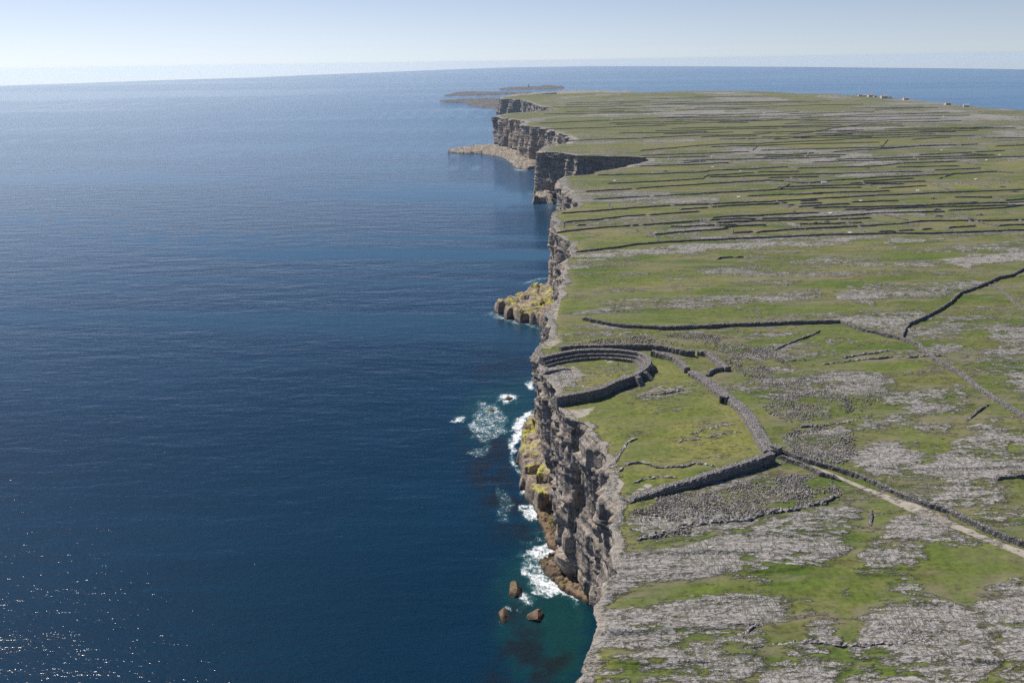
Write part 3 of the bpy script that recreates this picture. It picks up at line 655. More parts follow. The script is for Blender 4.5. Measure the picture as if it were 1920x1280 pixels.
def build_sea():
    th = np.concatenate([[-6, -3, -2], np.linspace(-1.4, -0.16, 60), np.linspace(-0.15, 0.2, 260), np.linspace(0.22, 1.4, 50), [2, 3, 6]])
    ymax = np.interp(th, _hT, _hY)
    t = np.concatenate([np.linspace(0, 0.42, 420), np.linspace(0.425, 1, 90)])
    y0 = 120.0
    Y = y0 * (ymax[None, :] / y0) ** t[:, None]; X = th[None, :] * Y
    pre = np.array([-3000, -1200, -400, 0, 60.0]); Yp = np.repeat(pre[:, None], len(th), 1); Xp = th[None, :] * np.maximum(120.0, np.abs(Yp))
    X = np.concatenate([Xp, X]); Y = np.concatenate([Yp, Y]); Z = np.zeros_like(X)
    gap_ = np.interp(Y, ey, ex) + np.interp(Y, SHIFT_Y, SHIFT_X) - X
    u, v = prj(X + (fbm(X / 6, Y / 6, 95, 3) - .5) * 8 * (Y < 900), Y + (fbm(X / 6, Y / 6, 97, 3) - .5) * 12 * (Y < 900), Z)
    ok = Y > 100
    fo = sample(img_f, u, v) * ok; sh = sample(img_s, u, v) * ok; ke = sample(img_k, u, v) * ok
    fo = np.maximum(fo, 0.62 * sstep(0.50, 0.62, fbm(Y / 14, X / 40, 151, 3)) * np.exp(-np.maximum(gap_ - 1, 0) / 4.5) * (gap_ > -4) * (Y < 900) * (Y > 275))
    bb = (u > RU0 + 2) & (v < 1330); fo, sh, ke = fo * bb, sh * bb, ke * bb
    Yr = Y + 0.10 * X; q_ = np.log(np.maximum(Yr, 60)) * 9
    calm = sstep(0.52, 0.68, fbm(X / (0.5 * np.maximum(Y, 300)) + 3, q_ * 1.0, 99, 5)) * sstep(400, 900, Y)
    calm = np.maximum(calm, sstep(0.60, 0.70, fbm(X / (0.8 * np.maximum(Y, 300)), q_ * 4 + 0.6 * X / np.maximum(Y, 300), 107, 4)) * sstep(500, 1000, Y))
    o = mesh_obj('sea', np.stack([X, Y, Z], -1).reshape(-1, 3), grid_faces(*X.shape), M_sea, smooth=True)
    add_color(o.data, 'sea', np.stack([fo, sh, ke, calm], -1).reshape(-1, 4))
    tag(o, kind='structure')
build_sea()

# ------------------------------------------------------------------ rock ledges and low islets: height fields over an outline
def inside_dist(poly, X, Y):
    poly = np.asarray(poly); ins = np.zeros(X.shape, bool); dm = np.full(X.shape, 1e9); n = len(poly)
    for i in range(n):
        ax, ay = poly[i]; bx, by = poly[(i + 1) % n]
        if ay != by: ins ^= ((ay > Y) != (by > Y)) & (X < (bx - ax) * (Y - ay) / (by - ay) + ax)
        dx, dy = bx - ax, by - ay; L2 = dx * dx + dy * dy + 1e-9
        t = np.clip(((X - ax) * dx + (Y - ay) * dy) / L2, 0, 1); dm = np.minimum(dm, np.hypot(X - ax - t * dx, Y - ay - t * dy))
    return np.where(ins, dm, -dm)

def ledge(name, px, zs, res, mat, steep=1.5, rough=1.0, slope=None, seed=0, blocks=6.0, resy=None):
    poly = np.array([unp(u, v, zs) for u, v in px]); lo = poly.min(0) - 6 * res; hi = poly.max(0) + 6 * res
    resy = resy or res
    xs = np.arange(lo[0], hi[0], res); yy = np.arange(lo[1], hi[1], resy); X, Y = np.meshgrid(xs, yy)
    d = inside_dist(poly, X + (fbm(X / blocks, Y / blocks, seed + 1, 3) - .5) * blocks * 0.9, Y + (fbm(X / blocks, Y / blocks, seed + 2, 3) - .5) * blocks * 0.9)
    hcell = _hash(np.floor(X / blocks + 0.6 * vnoise(X / blocks, Y / blocks, seed)), np.floor(Y / (blocks * 1.4) + 0.7 * vnoise(X / 7, Y / 7, seed + 4)), seed + 5)
    hh = zs * (0.62 + 0.5 * hcell) + (fbm(X / 3, Y / 3, seed + 6, 4) - 0.5) * rough * 1.8
    st = np.round(hh / 0.9) * 0.9 * 0.7 + hh * 0.3
    Z = -3 + (st + 3) * sstep(-0.5, steep, d)
    if slope is not None: Z = Z + slope(X, Y) * (d > 0)
    o = mesh_obj(name, np.stack([X, Y, Z], -1).reshape(-1, 3), grid_faces(*X.shape), mat)
    # drop the cells far under water
    tag(o, kind='structure')
    return o
ledge('rock_ledge', [(1003,752),(990,768),(978,785),(972,815),(968,850),(972,880),(985,900),(1000,915),(1010,925),(1030,915),(1045,925),(1050,880),(1045,830),(1030,780),(1015,745)], 11.0, 0.55, M_ledge, 2.5, 1.4, seed=100, blocks=7)
ledge('rock_ledge', [(1044,520),(1012,527),(990,536),(968,548),(955,553),(932,554),(929,566),(936,570),(948,568),(952,580),(964,574),(974,588),(992,584),(1008,592),(1028,604),(1045,606),(1050,560)], 9.0, 0.8, M_ledge, 2.0, 1.8, seed=120, blocks=9)
ledge('rock_ledge', [(836,279),(870,274),(905,271),(925,270),(960,276),(985,290),(1012,296),(1012,306),(990,312),(965,310),(958,300),(935,288),(905,284),(870,283)], 7.0, 2.0, M_cliff, 4.0, 3, seed=140, blocks=22, resy=3)
ledge('rock_ledge', [(1000,368),(1004,345),(1014,338),(1030,345),(1040,370),(1020,366)], 12.0, 2.0, M_cliff, 4.0, 3, seed=160, blocks=14)
ledge('rock_shelf', [(1004,905),(1025,905),(1050,960),(1065,975),(1085,1020),(1100,1060),(1125,1110),(1118,1130),(1085,1118),(1060,1105),(1040,1090),(1070,1070),(1050,1040),(1020,1036),(1040,1028),(1025,1020),(1010,975),(1000,945),(990,920)], 2.0, 0.4, M_shelf, 1.4, 1.8, seed=180, blocks=3)
ledge('rock_shelf', [(1006,1046),(1030,1038),(1060,1036),(1092,1034),(1104,1070),(1122,1128),(1095,1122),(1060,1108),(1035,1088),(1015,1070)], 1.1, 0.4, M_shelf, 1.6, 2.0, seed=190, blocks=2.5)
ledge('rock_shelf', [(950,178),(985,174),(1030,171),(1090,169.5),(1150,170),(1210,171.5),(1160,176),(1040,179),(970,182)], 12.0, 16, M_cliff, 40, 8, seed=260, blocks=150, resy=30)
ledge('islet', [(834,178),(850,173),(880,171),(920,172),(960,173),(1000,173),(1000,175),(940,176),(880,178)], 5.0, 12, M_islet, 20, 6, seed=200, blocks=120, resy=25)
ledge('islet', [(924,165.5),(960,162.5),(990,161.5),(1020,160.5),(1045,160),(1060,163),(1030,165.5),(970,166.5)], 8.0, 18, M_islet, 30, 8, seed=220, blocks=160, resy=40)
ledge('rock_shelf', [(826,187),(870,185),(930,183),(950,184),(950,200),(928,204),(915,200),(880,196),(872,191),(830,190)], 6.0, 8, M_islet, 14, 5, seed=240, blocks=60, resy=12)

def boulder(u, v, size, label, seed, mat=None, z=0.4, group=None):
    x, y = unp(u, v, z); import bmesh
    bm = bmesh.new(); bmesh.ops.create_icosphere(bm, subdivisions=3, radius=1.0); r = random.Random(seed)
    planes = [(Vector((r.uniform(-1, 1), r.uniform(-1, 1), r.uniform(-0.6, 1))).normalized(), r.uniform(0.38, 0.62)) for _ in range(10)]
    for w in bm.verts:
        c = w.co.copy()
        for nrm, dd in planes:
            k = c.dot(nrm)
            if k > dd: c -= nrm * (k - dd)
        q = 1 + 0.10 * (float(vnoise(c.x * 4 + seed, c.y * 4 + c.z * 3, 3)) - 0.5)
        w.co = Vector((c.x * size[0] * q, c.y * size[1] * q, c.z * size[2] * q))
    me = bpy.data.meshes.new('boulder'); bm.to_mesh(me); bm.free(); me.materials.append(mat or M_shelf)
    o = bpy.data.objects.new('boulder', me); COL.objects.link(o); o.location = (x, y, z)
    return tag(o, label, 'boulder', group)
boulder(967, 1108, (4.6, 5.5, 5.0), 'brown square-topped boulder in the sea beside the white surf, largest of three', 3, group='boulders standing in the sea')
boulder(945, 1153, (2.6, 6.5, 3.0), 'small brown boulder in the sea, leftmost of three near the foam', 5, group='boulders standing in the sea')
boulder(1003, 1155, (5.6, 3.6, 2.6), 'brown boulder in the sea closest to the cliff edge, right-hand of three', 8, group='boulders standing in the sea')
boulder(953, 747, (3.4, 3.0, 2.0), 'dark rock ringed by white foam below the round stone fort', 9)
boulder(922, 768, (2.6, 2.2, 1.2), 'small wave-washed rock between the foam-ringed rock and the patch of surf', 10)
boulder(1032, 1024, (2.2, 1.6, 1.2), 'small reddish rock in the line of surf under the cliff', 12)

# ------------------------------------------------------------------ dry-stone walls
def resample(pts, st):
    pts = np.asarray(pts, float); out = [pts[0]]
    for a, b in zip(pts[:-1], pts[1:]):
        n = max(1, int(round(np.hypot(*(b - a)) / st)))
        for k in range(1, n + 1): out.append(a + (b - a) * k / n)
    return np.array(out)

def smooth_poly(pts, it=2):
    pts = np.asarray(pts, float)
    for _ in range(it):
        q = [pts[0]]
        for a, b in zip(pts[:-1], pts[1:]): q += [a * .75 + b * .25, a * .25 + b * .75]
        q.append(pts[-1]); pts = np.array(q)
    return pts

_ws = [0]
def wall(name, plan, h, w, mat, label, cat, group=None, profile=None, jit=0.12, smooth=0, gap=0.0, parent=None, st=None, wob=0.3, base_drop=0.8, taper=None):
    """a wall along a line on the ground; profile is (offset, height) pairs across it"""
    _ws[0] += 1; sd_ = _ws[0] * 13
    pts = smooth_poly(plan, smooth) if smooth else np.asarray(plan, float)
    ym = pts[:, 1].mean(); st = st or max(0.9, ym / 330)
    c = resample(pts, st); n = len(c)
    d = np.gradient(c, axis=0) if n > 2 else np.repeat((c[-1] - c[0])[None], n, 0)
    L = np.hypot(d[:, 0], d[:, 1]) + 1e-9; nx, ny = -d[:, 1] / L, d[:, 0] / L
    al = np.arange(n) * st
    c = c + np.stack([nx, ny], 1) * ((fbm(al / 9, al * 0, sd_, 3) - .5) * 2 * wob * min(4, max(1, ym / 400)))[:, None]
    prof = profile or [(-0.5 * w - 0.12 * h, -base_drop), (-0.5 * w, h * 0.8), (-0.34 * w, h), (0.34 * w, h), (0.5 * w, h * 0.8), (0.5 * w + 0.12 * h, -base_drop)]
    prof = np.array(prof); m = len(prof); g = ground(c[:, 0], c[:, 1])
    hv = np.ones(n)
    if gap: hv = np.where(fbm(al / 14, al * 0 + 5, sd_ + 3, 3) < gap, 0.25, 1.0) * (0.75 + 0.5 * vnoise(al / 2.5, al * 0, sd_ + 4))
    if not profile and h < 2.2:
        en = np.minimum(al, al[-1] - al); hv = hv * np.clip(0.3 + en / 3.0, 0.3, 1)
    if taper: hv = hv * np.interp(al / al[-1], *taper)
    V = np.zeros((n, m, 3)); jr = np.random.default_rng(sd_)
    for j, (o, z) in enumerate(prof):
        jo = (jr.random(n) - .5) * 2 * jit * (0.4 if z <= 0 else 1); jz = (jr.random(n) - .5) * 2 * jit * (0 if z <= 0 else 1)
        V[:, j, 0] = c[:, 0] + nx * (o + jo); V[:, j, 1] = c[:, 1] + ny * (o + jo); V[:, j, 2] = g + (z if z <= 0 else z * hv) + jz
    F_ = [tuple(int(q) for q in f) for f in grid_faces(n, m)]
    F_ += [tuple(range(m)), tuple((n - 1) * m + j for j in reversed(range(m)))]
    o = mesh_obj(name, V.reshape(-1, 3), F_, mat, parent)
    if label: tag(o, label, cat, group)
    return o

def pl(*pts, h=0.0): return [P(u, v, h) for u, v in pts]

G_FORT = 'ramparts of the ring fort'
# inner ring: tall wall, two terraces stepping down inside
ring_px = [(1012,668),(1030,663),(1053,658.5),(1086,653),(1140,652),(1185,656),(1208,661),(1222,670),(1222,681),(1208,695),(1185,706),(1157,714),(1134,727),(1100,735),(1070,740),(1044,745)]
ring = smooth_poly(pl(*ring_px, h=3.9), 2)
fort = bpy.data.objects.new('ring_fort', None); COL.objects.link(fort)
tag(fort, 'tall horseshoe-shaped stone rampart with stepped inner terraces, open to the cliff edge', 'fort', G_FORT)
# offsets are measured to the left of the way travelled (outside of the ring), negative is inside
wall('rampart', ring, 5, 1, M_fort, None, None, profile=[(0.55, -1.5), (0.0, 3.9), (-2.3, 3.95), (-2.4, 2.6), (-2.5, 2.55), (-2.55, -1.0)], st=0.9, jit=0.13, wob=0.15, parent=fort)
wall('terrace', ring, 5, 1, M_fort, None, None, profile=[(-2.45, -0.5), (-2.45, 2.5), (-3.9, 2.45), (-4.0, -0.5)], st=0.9, jit=0.12, wob=0.15, parent=fort)
wall('terrace', ring, 5, 1, M_fort, None, None, profile=[(-3.9, -0.5), (-3.9, 1.25), (-5.5, 1.2), (-5.8, -0.5)], st=0.9, jit=0.12, wob=0.15, parent=fort)
def buttress(u, v, du, dv, ln):
    a = P(u, v, 5); b = P(u + du, v + dv, 0); d = (b - a) / np.hypot(*(b - a)); n_ = np.array([-d[1], d[0]]); z0 = gz(*a)
    vs = []
    for k, (q, z) in enumerate([(-2.0, 3.7), (0.2, 3.3), (ln * 0.8, -0.6), (-2.0, -0.6)]):
        for s_ in (-1.3, 1.3): vs.append([*(a + d * q + n_ * s_ * (1.25 if z < 0 else 1)), z0 + z])
    mesh_obj('buttress', vs, [(0, 1, 3, 2), (2, 3, 5, 4), (4, 5, 7, 6), (6, 7, 1, 0), (0, 2, 4, 6), (7, 5, 3, 1)], M_fort, fort)
buttress(1221, 677, 14, 18, 5.0); buttress(1212, 691, 10, 22, 5.0); buttress(1198, 700, 8, 24, 4.0)

wall('rampart_wall', pl((1446,845),(1435,828),(1421,807),(1410,785),(1399,768),(1380,752),(1362,740),(1345,726),(1326,712),(1310,702),(1296,695), h=2), 2.3, 4.6, M_fort,
     'thick curving rampart of pale piled stone, from the path junction up to the gap', 'wall', G_FORT, smooth=1, jit=0.2)
wall('rampart_wall', pl((1288,691),(1279,679),(1268,671),(1255,667),(1238,662),(1222,659), h=2), 2.6, 2.4, M_fort, 'narrower curved rampart running from the gap up behind the horseshoe fort', 'wall', G_FORT, smooth=1, jit=0.15)
wall('rampart_wall', pl((1450,852),(1432,857),(1410,863),(1380,872),(1354,880),(1325,889),(1297,896),(1270,903),(1241,909),(1207,917),(1190,921),(1176,926), h=2.6), 3.3, 2.9, M_fort,
     'tall rampart closing the grassy compound, its shaded face towards the stone field and cliff', 'wall', G_FORT, smooth=1, jit=0.18, wob=0.8, taper=((0, .45, .8, 1), (1, .95, .6, .12)))
wall('rampart_wall', pl((1050,653),(1067,649.5),(1110,648),(1150,647.5),(1185,646.5),(1215,647),(1241,649),(1262,653),(1283,658),(1303,659), h=2.2), 2.8, 2.0, M_fort,
     'outer rampart running behind the horseshoe fort from the cliff, below the belt of loose stones', 'wall', G_FORT, smooth=1, jit=0.15)
wall('rampart_wall', pl((1309,657),(1322,659),(1334,664),(1345,673),(1354,681),(1366,688), h=2), 2.2, 3.0, M_fort, 'broad low rampart end curving down to the right beside the loose stones', 'wall', G_FORT, smooth=1, jit=0.2)
wall('rampart_wall', pl((1364,688),(1350,689),(1338,691),(1326,699), h=1.5), 1.9, 1.4, M_fort, 'short curved wall linking the broad low rampart to the thick pale rampart', 'wall', G_FORT, smooth=1)
wall('rock_step', pl((1017,702),(1035,699),(1050,697),(1070,694)), 1.4, 1.2, M_fort, 'straight dark-faced rock step inside the horseshoe fort near the cliff edge', 'rock step')

# small gateways of lintelled stone in the thick rampart
def gateway(u, v, label, ang=0.0, s=1.0):
    x, y = P(u, v, 0); z = gz(x, y); e = bpy.data.objects.new('gateway', None); COL.objects.link(e); e.location = (x, y, z); e.rotation_euler = (0, 0, ang)
    tag(e, label, 'gateway', 'gateways of the fort')
    def bx(nm, cx, cy, cz, sx, sy, sz):
        vs = [(cx + a * sx / 2 + random.uniform(-.05, .05), cy + b * sy / 2 + random.uniform(-.05, .05), cz + c * sz / 2 + random.uniform(-.05, .05)) for a in (-1, 1) for b in (-1, 1) for c in (-1, 1)]
        mesh_obj(nm, np.array(vs) * s, [(0, 1, 3, 2), (4, 6, 7, 5), (0, 4, 5, 1), (2, 3, 7, 6), (0, 2, 6, 4), (1, 5, 7, 3)], M_fort, e)
    bx('jamb', -1.0, 0, 1.0, 0.8, 2.2, 2.6); bx('jamb', 1.0, 0, 1.0, 0.8, 2.2, 2.6); bx('lintel', 0, 0, 2.55, 2.9, 2.3, 0.5)
gateway(1357, 754, 'small dark stone gateway standing out from the thick pale rampart', -0.6)
gateway(1253, 672, 'small stone gateway at a kink of the narrower rampart behind the fort', -0.3, 0.9)
gateway(1319, 667, 'small stone gateway between the outer rampart and its broad low end', -0.2, 0.9)
gateway(1455, 851, 'square stone opening where the walled path meets the ramparts', -0.9, 1.1)

# walls of the approach path
wall('path_wall', pl((1459,847),(1490,858),(1519,868),(1548,876),(1575,884),(1603,894),(1631,905),(1668,922),(1706,939),(1745,952),(1781,963),(1810,977),(1838,991),(1880,1008),(1920,1024),(1990,1052)), 1.7, 1.1, M_wall,
     'long drystone wall along the upper side of the pale path', 'wall', 'walls of the approach path', jit=0.15)
wall('path_wall', pl((1457,858),(1478,865),(1500,873),(1520,882),(1538,892),(1556,897),(1576,903)), 1.7, 1.1, M_wall, 'short drystone wall along the lower side of the pale path, by the tall rampart', 'wall', 'walls of the approach path', jit=0.15)

NAMED = [
 ((1092,599),(1134,608),(1174,614),(1241,617.5),(1297,615.5),(1354,613),(1425,610),(1500,607),(1575,605.5),(1612,619),(1650,628),(1688,637),(1725,651),(1751,676),(1800,703),(1838,733),(1875,756),(1920,784),(2000,830)),
 ((1690,636),(1697,620),(1706,609),(1729,600),(1757,585),(1781,570),(1792,559),(1802,551),(1826,543),(1851,533),(1871,523),(1897,518),(1920,506),(1980,480))]
wall('boundary_wall', pl(*NAMED[0]), 1.8, 1.5, M_wall, 'very long drystone wall crossing behind the fort, bending down to the right edge', 'wall', jit=0.16)
wall('boundary_wall', pl(*NAMED[1]), 1.6, 0.9, M_wall, 'dark zigzag drystone wall climbing to the upper right from the long bending wall', 'wall', jit=0.16)
OTHER = [
 (((1852,534),(1866,540),(1880,546),(1897,564),(1925,582)), 0.9, 'thin pale wall branching off the dark zigzag wall towards the right edge'),
 (((1395,482),(1410,495),(1436,506),(1462,517),(1470,526),(1477,536)), 0.9, 'faint broken wall slanting down across the striped grass below the curved wall stub'),
 (((1344,487),(1352,485),(1362,483.5),(1380,483),(1395,482)), 1.2, 'short curved wall stub alone in the grass below the bare pale band'),
 (((1451,657),(1475,646),(1500,636),(1522,629),(1537,620)), 0.7, 'faint low wall slanting up to the very long wall beyond the loose stones'),
 (((1812,790),(1822,780),(1835,768),(1856,757)), 0.5, 'short crooked low wall among limestone patches below the very long wall'),
 (((1632,985),(1634,972),(1634,955)), 0.35, 'short stub of wall standing in grass just below the pale path'),
 (((1858,902),(1885,897),(1930,893)), 1.3, 'dark low wall at the right edge in bright limestone above the path wall'),
]
for pts_, h_, lb in OTHER: wall('field_wall', pl(*pts_), h_, 1.0, M_wall, lb, 'wall', jit=0.15, gap=0.3)
OUT = [
 (((1192,746),(1215,741),(1240,737),(1262,733),(1280,729)), .7, 'low rock ledge in the compound grass just below the horseshoe fort'),
 (((1272,829),(1300,825),(1330,820),(1360,814),(1393,810)), .6, 'long low rock ledge crossing the compound grass beside the pale bare patch'),
 (((1282,817),(1310,812),(1340,802),(1360,793)), .5, 'low rock ledge on the pale bare patch of the compound'),
 (((1191,820),(1180,830),(1170,845),(1160,862),(1150,872),(1140,876)), .7, 'crooked rock ledge curving down the compound grass to the cliff edge'),
 (((1150,890),(1165,878),(1185,868),(1205,868),(1230,876),(1265,873),(1300,869),(1340,874)), .7, 'long wavy rock ledge across the lower compound grass'),
 (((1185,903),(1210,898),(1240,896),(1270,893)), .5, 'faint rock ledge just inside the tall rampart'),
 (((1380,1218),(1410,1213),(1445,1207),(1500,1208),(1577,1210),(1620,1209),(1660,1207),(1710,1201),(1731,1203),(1790,1206),(1855,1210)), .7, 'very long thin rock ledge across the foreground limestone'),
 (((1380,1202),(1395,1195),(1410,1182),(1428,1170)), .6, 'short slanting rock ledge in foreground limestone left of the long thin ledge'),
 (((1470,677),(1500,676),(1537,675),(1600,668),(1669,656)), .7, 'long rock ledge rising to the right behind the loose stones'),
 (((1540,682),(1620,674),(1700,669),(1770,666)), .8, 'rock ledge ending at the very long wall, below the rising ledge'),
 (((1480,712),(1500,715),(1530,712),(1560,722),(1590,745)), 1.0, 'tumbled rock bank among the loose stones right of the ramparts'),
 (((1500,800),(1540,796),(1590,790),(1640,778)), .9, 'tumbled rock bank below the loose stones, above the path'),
]
for pts_, h_, lb in OUT: wall('rock_outcrop', pl(*pts_), h_ * 0.55, 1.1, M_stone, lb, 'rock ledge', 'rock ledges breaking the turf', jit=0.3, wob=1.3, gap=0.45)
wall('tumbled_wall', pl((1190,1012),(1220,1003),(1250,997),(1285,990),(1320,984),(1350,977),(1400,972),(1440,962),(1480,955),(1530,945),(1574,932)), 0.6, 1.4, M_stone,
     'ragged line of tumbled stones along the lower edge of the stone field, from grass by the cliff', 'wall', jit=0.45, wob=1.6, gap=0.42)

FIELD = [
 [(1076,475),(1110,470),(1145,466),(1199,458.5),(1254,454.7),(1321,451),(1400,448),(1470,445),(1537,441.7),(1600,440),(1669,439),(1740,438.5),(1800,437),(1860,434),(1925,432)],
 [(1225,440.6),(1260,438),(1302,434),(1366,429.5)], [(1042,438),(1064,434),(1134,427.5),(1199,423)], [(1203,423),(1260,419),(1327,414.4)],
 [(1056,418),(1090,415),(1122,412.5),(1169,407),(1212,404)], [(1217,404),(1260,401),(1312,397.5)],
 [(1052,401),(1115,396.6),(1171,392),(1227,388),(1258,386)], [(1262,386),(1332,383.4),(1400,380.6),(1480,376.5),(1560,372),(1630,368),(1699,365),(1777,361.6),(1830,359.7),(1925,356)],
 [(1275,393.7),(1329,390)], [(1333,389),(1400,385),(1477,381)], [(1111,375),(1171,371),(1220,369)], [(1224,369),(1267,366.6),(1344,362),(1400,359.5),(1442,357.5),(1462,355.6),(1481,346)],
 [(1096,360),(1140,357.5),(1186,355)], [(1190,355),(1227,351.6),(1274,348.7),(1359,343.4),(1444,338.8),(1470,340),(1492,343),(1508,344.4),(1560,339.5),(1640,334),(1729,329.7),(1822,325),(1869,322),(1903,325)],
 [(1138,345),(1220,341.6),(1284,338.4),(1317,335.6),(1325,330),(1400,325.3),(1415,324.7)], [(1119,329),(1227,327),(1321,323.4),(1329,320.6),(1402,318),(1479,313.4)],
 [(1494,316),(1560,314.7),(1635,312.8),(1691,307),(1792,303.4),(1837,310)], [(1419,323.8),(1500,322)], [(1440,334),(1535,332)], [(1200,312.5),(1290,310),(1369,306)],
 [(1279,306),(1324,303)], [(1378,300),(1410,299)], [(1200,292.5),(1331,288),(1406,285)], [(1200,283.4),(1250,279),(1312,273.5),(1421,269.8),(1500,266),(1560,263.4),(1640,259),(1710,256.6),(1832,254.7)],
 [(1200,260),(1294,255),(1406,253.4),(1444,250),(1481,252.5),(1519,248.8),(1558,241.5),(1616,234),(1691,233)], [(1010,232),(1100,228),(1200,223.4),(1312,218.4),(1406,214),(1500,210)],
 [(1414,292),(1500,290),(1528,287)], [(1346,229),(1453,226)], [(1369,240),(1500,236.5)], [(1243,251.6),(1376,248.4)], [(1335,409),(1444,403.4),(1537,399.7)], [(1331,413.8),(1369,411),(1419,411.5)],
 [(1427,411),(1491,410),(1552,407),(1642,401),(1676,399.8),(1772,397)], [(1776,395.6),(1875,391),(1925,385)], [(1342,418.4),(1419,414)], [(1354,427),(1438,423)], [(1372,438),(1412,435)],
 [(1417,437),(1472,431.6),(1560,427.5),(1640,423.5),(1687,421),(1721,416),(1819,414.4),(1879,414.8),(1925,412)], [(1496,388.4),(1560,384.5),(1594,383)], [(1596,379.4),(1686,377)], [(1622,394.4),(1710,387.8),(1834,380)],
 [(1500,378),(1534,376)], [(1500,382),(1543,381.5)], [(1476,385.6),(1491,385)], [(1789,371),(1860,371),(1886,376.6),(1925,374)], [(1650,354),(1738,349)], [(1616,341),(1714,335)], [(1682,230),(1747,229),(1804,227)],
 [(1723,291),(1800,287.5),(1886,282.8)], [(1560,285.6),(1654,280),(1740,273),(1807,273)], [(1804,290),(1867,291.5)], [(1864,275),(1925,272.5)], [(1839,258),(1925,259.5)], [(1809,241.6),(1905,241)], [(1708,262),(1785,258)],
 [(1646,435),(1680,435)], [(1684,434),(1714,432)], [(1727,431),(1748,429.8)], [(1777,428),(1830,425)], [(1869,424),(1925,422)], [(1170,297),(1250,296),(1330,294)], [(1060,265),(1130,262),(1200,260)], [(1020,243),(1120,240),(1250,236)],
 [(1240,196),(1400,192),(1560,190)], [(1300,204),(1480,199),(1620,196)], [(1640,206),(1760,203)], [(1500,222),(1660,215),(1780,211)], [(1120,206),(1260,202)], [(1060,194),(1220,189)], [(1680,314),(1800,312)], [(1750,320),(1840,316)], [(1300,182),(1450,181)],
 [(1080,424),(1100,422.5)], [(1450,262),(1600,252)], [(1720,247),(1835,245)],
]
CROSS = [
 [(1055,418),(1061,434)], [(1203,425),(1224,440),(1232,453)], [(1216,405),(1226,419)], [(1214,377),(1229,387)], [(1139,382),(1147,392)], [(1646,401),(1680,409),(1714,417)], [(1792,401),(1817,414),(1826,424)],
 [(1609,425),(1620,435)], [(1564,409),(1601,425)], [(1870,396),(1895,401)], [(1911,413),(1924,422)], [(1686,377),(1704,387)], [(1260,386),(1275,393)], [(1476,386),(1490,398)], [(1423,272),(1411,283)], [(1790,325),(1760,336)], [(1664,263),(1650,278)],
 [(1310,415),(1352,427)], [(1330,384),(1345,389)], [(1500,291),(1520,297)], [(1614,340),(1620,346),(1650,354)], [(1370,428),(1372,437)], [(1772,430),(1795,436)], [(1479,314),(1500,322)], [(1705,293),(1727,303)],
]
def clear(q, gap=3.2):
    c = 0
    for u, v in q:
        for L_ in FIELD:
            if L_[0][0] < u < L_[-1][0] and abs(np.interp(u, [a[0] for a in L_], [a[1] for a in L_]) - v) < gap: c += 1
    return c <= 1
_r = random.Random(21)
for k in range(80):                                      # the far fields are cut up just as finely
    v = 178 + 84 * (k + _r.random()) / 80; u0 = _r.uniform(1000 + (v - 178) * .3, 1700); ln = _r.uniform(90, 420)
    q = [(u0 + ln * t, v - (0.012 + 0.01 * _r.random()) * ln * t + _r.uniform(-.5, .5)) for t in (0, .3, .6, 1)]
    if all(p[0] < 1950 and p[1] > np.interp(p[0], [a[0] for a in SIL], [a[1] for a in SIL]) + 4 for p in q) and clear(q, 1.8): FIELD.append(q)
for k in range(60):
    v = 264 + 170 * (k + _r.random()) / 60; u0 = _r.uniform(1230, 1600); ln = _r.uniform(120, 420)
    q = [(u0 + ln * t, v - 0.028 * ln * t + _r.uniform(-.7, .7)) for t in (0, .25, .5, .75, 1)]
    if all(p[0] < 1950 for p in q) and clear(q): FIELD.append(q)
for k in range(30):
    v = _r.uniform(225, 432); u = _r.uniform(1180, 1880); dv = _r.uniform(5, 12) * (v - 120) / 300
    CROSS.append([(u, v), (u + dv * 1.1 * (u - 960) / 500 + _r.uniform(-2, 6), v + dv * .5), (u + dv * 2.4 * (u - 960) / 500 + 4, v + dv)])
def wall_label(pts, all_pts, kind):
    us = [p[0] for p in pts]; um = sum(us) / len(us); ln = max(us) - min(us)
    return um, ln
ORD = ['nearest', 'second', 'third', 'fourth', 'fifth', 'sixth', 'seventh', 'eighth', 'ninth', 'tenth', 'eleventh', 'twelfth', 'thirteenth', 'fourteenth', 'fifteenth', 'sixteenth', 'seventeenth', 'eighteenth', 'nineteenth', 'twentieth', 'twenty-first', 'twenty-second', 'twenty-third', 'twenty-fourth', 'twenty-fifth', 'twenty-sixth', 'twenty-seventh', 'twenty-eighth', 'twenty-ninth', 'thirtieth'] + ['%dth' % i for i in range(31, 90)]
def labels_for(lines, what):
    res = {}; zones = {}
    for i, L_ in enumerate(lines):
        um = sum(p[0] for p in L_) / len(L_); ln = max(p[0] for p in L_) - min(p[0] for p in L_)
        if ln > 330: z = 'long ' + what + ' spanning the fields'
        elif um < 1240: z = what + ' in the fields next to the sea cliff'
        elif um < 1440: z = what + ' in the left-hand middle fields'
        elif um < 1640: z = what + ' in the right-hand middle fields'
        elif um < 1780: z = what + ' in the fields right of centre'
        else: z = what + ' in the fields by the right edge'
        zones.setdefault(z, []).append((-sum(p[1] + 0.016 * (p[0]-960) for p in L_) / len(L_), i))
    for z, l in zones.items():
        l.sort()
        for k, (_, i) in enumerate(l): res[i] = z + ', ' + (ORD[k] + ' to the camera' if k == 0 else ORD[k] + ' nearest the camera')
    return res
lf = labels_for(FIELD, 'dark drystone wall running crosswise'); lc = labels_for(CROSS, 'thin pale drystone wall running front to back')
for i, L_ in enumerate(FIELD):
    pp = pl(*L_); ym = np.mean([q[1] for q in pp])
    wall('field_wall', pp, 1.25 if ym < 1500 else 1.35, 0.8 if ym < 1500 else 1.1, M_wall, lf[i], 'wall', 'drystone walls running across the fields', jit=0.10, wob=0.7, gap=0.0)
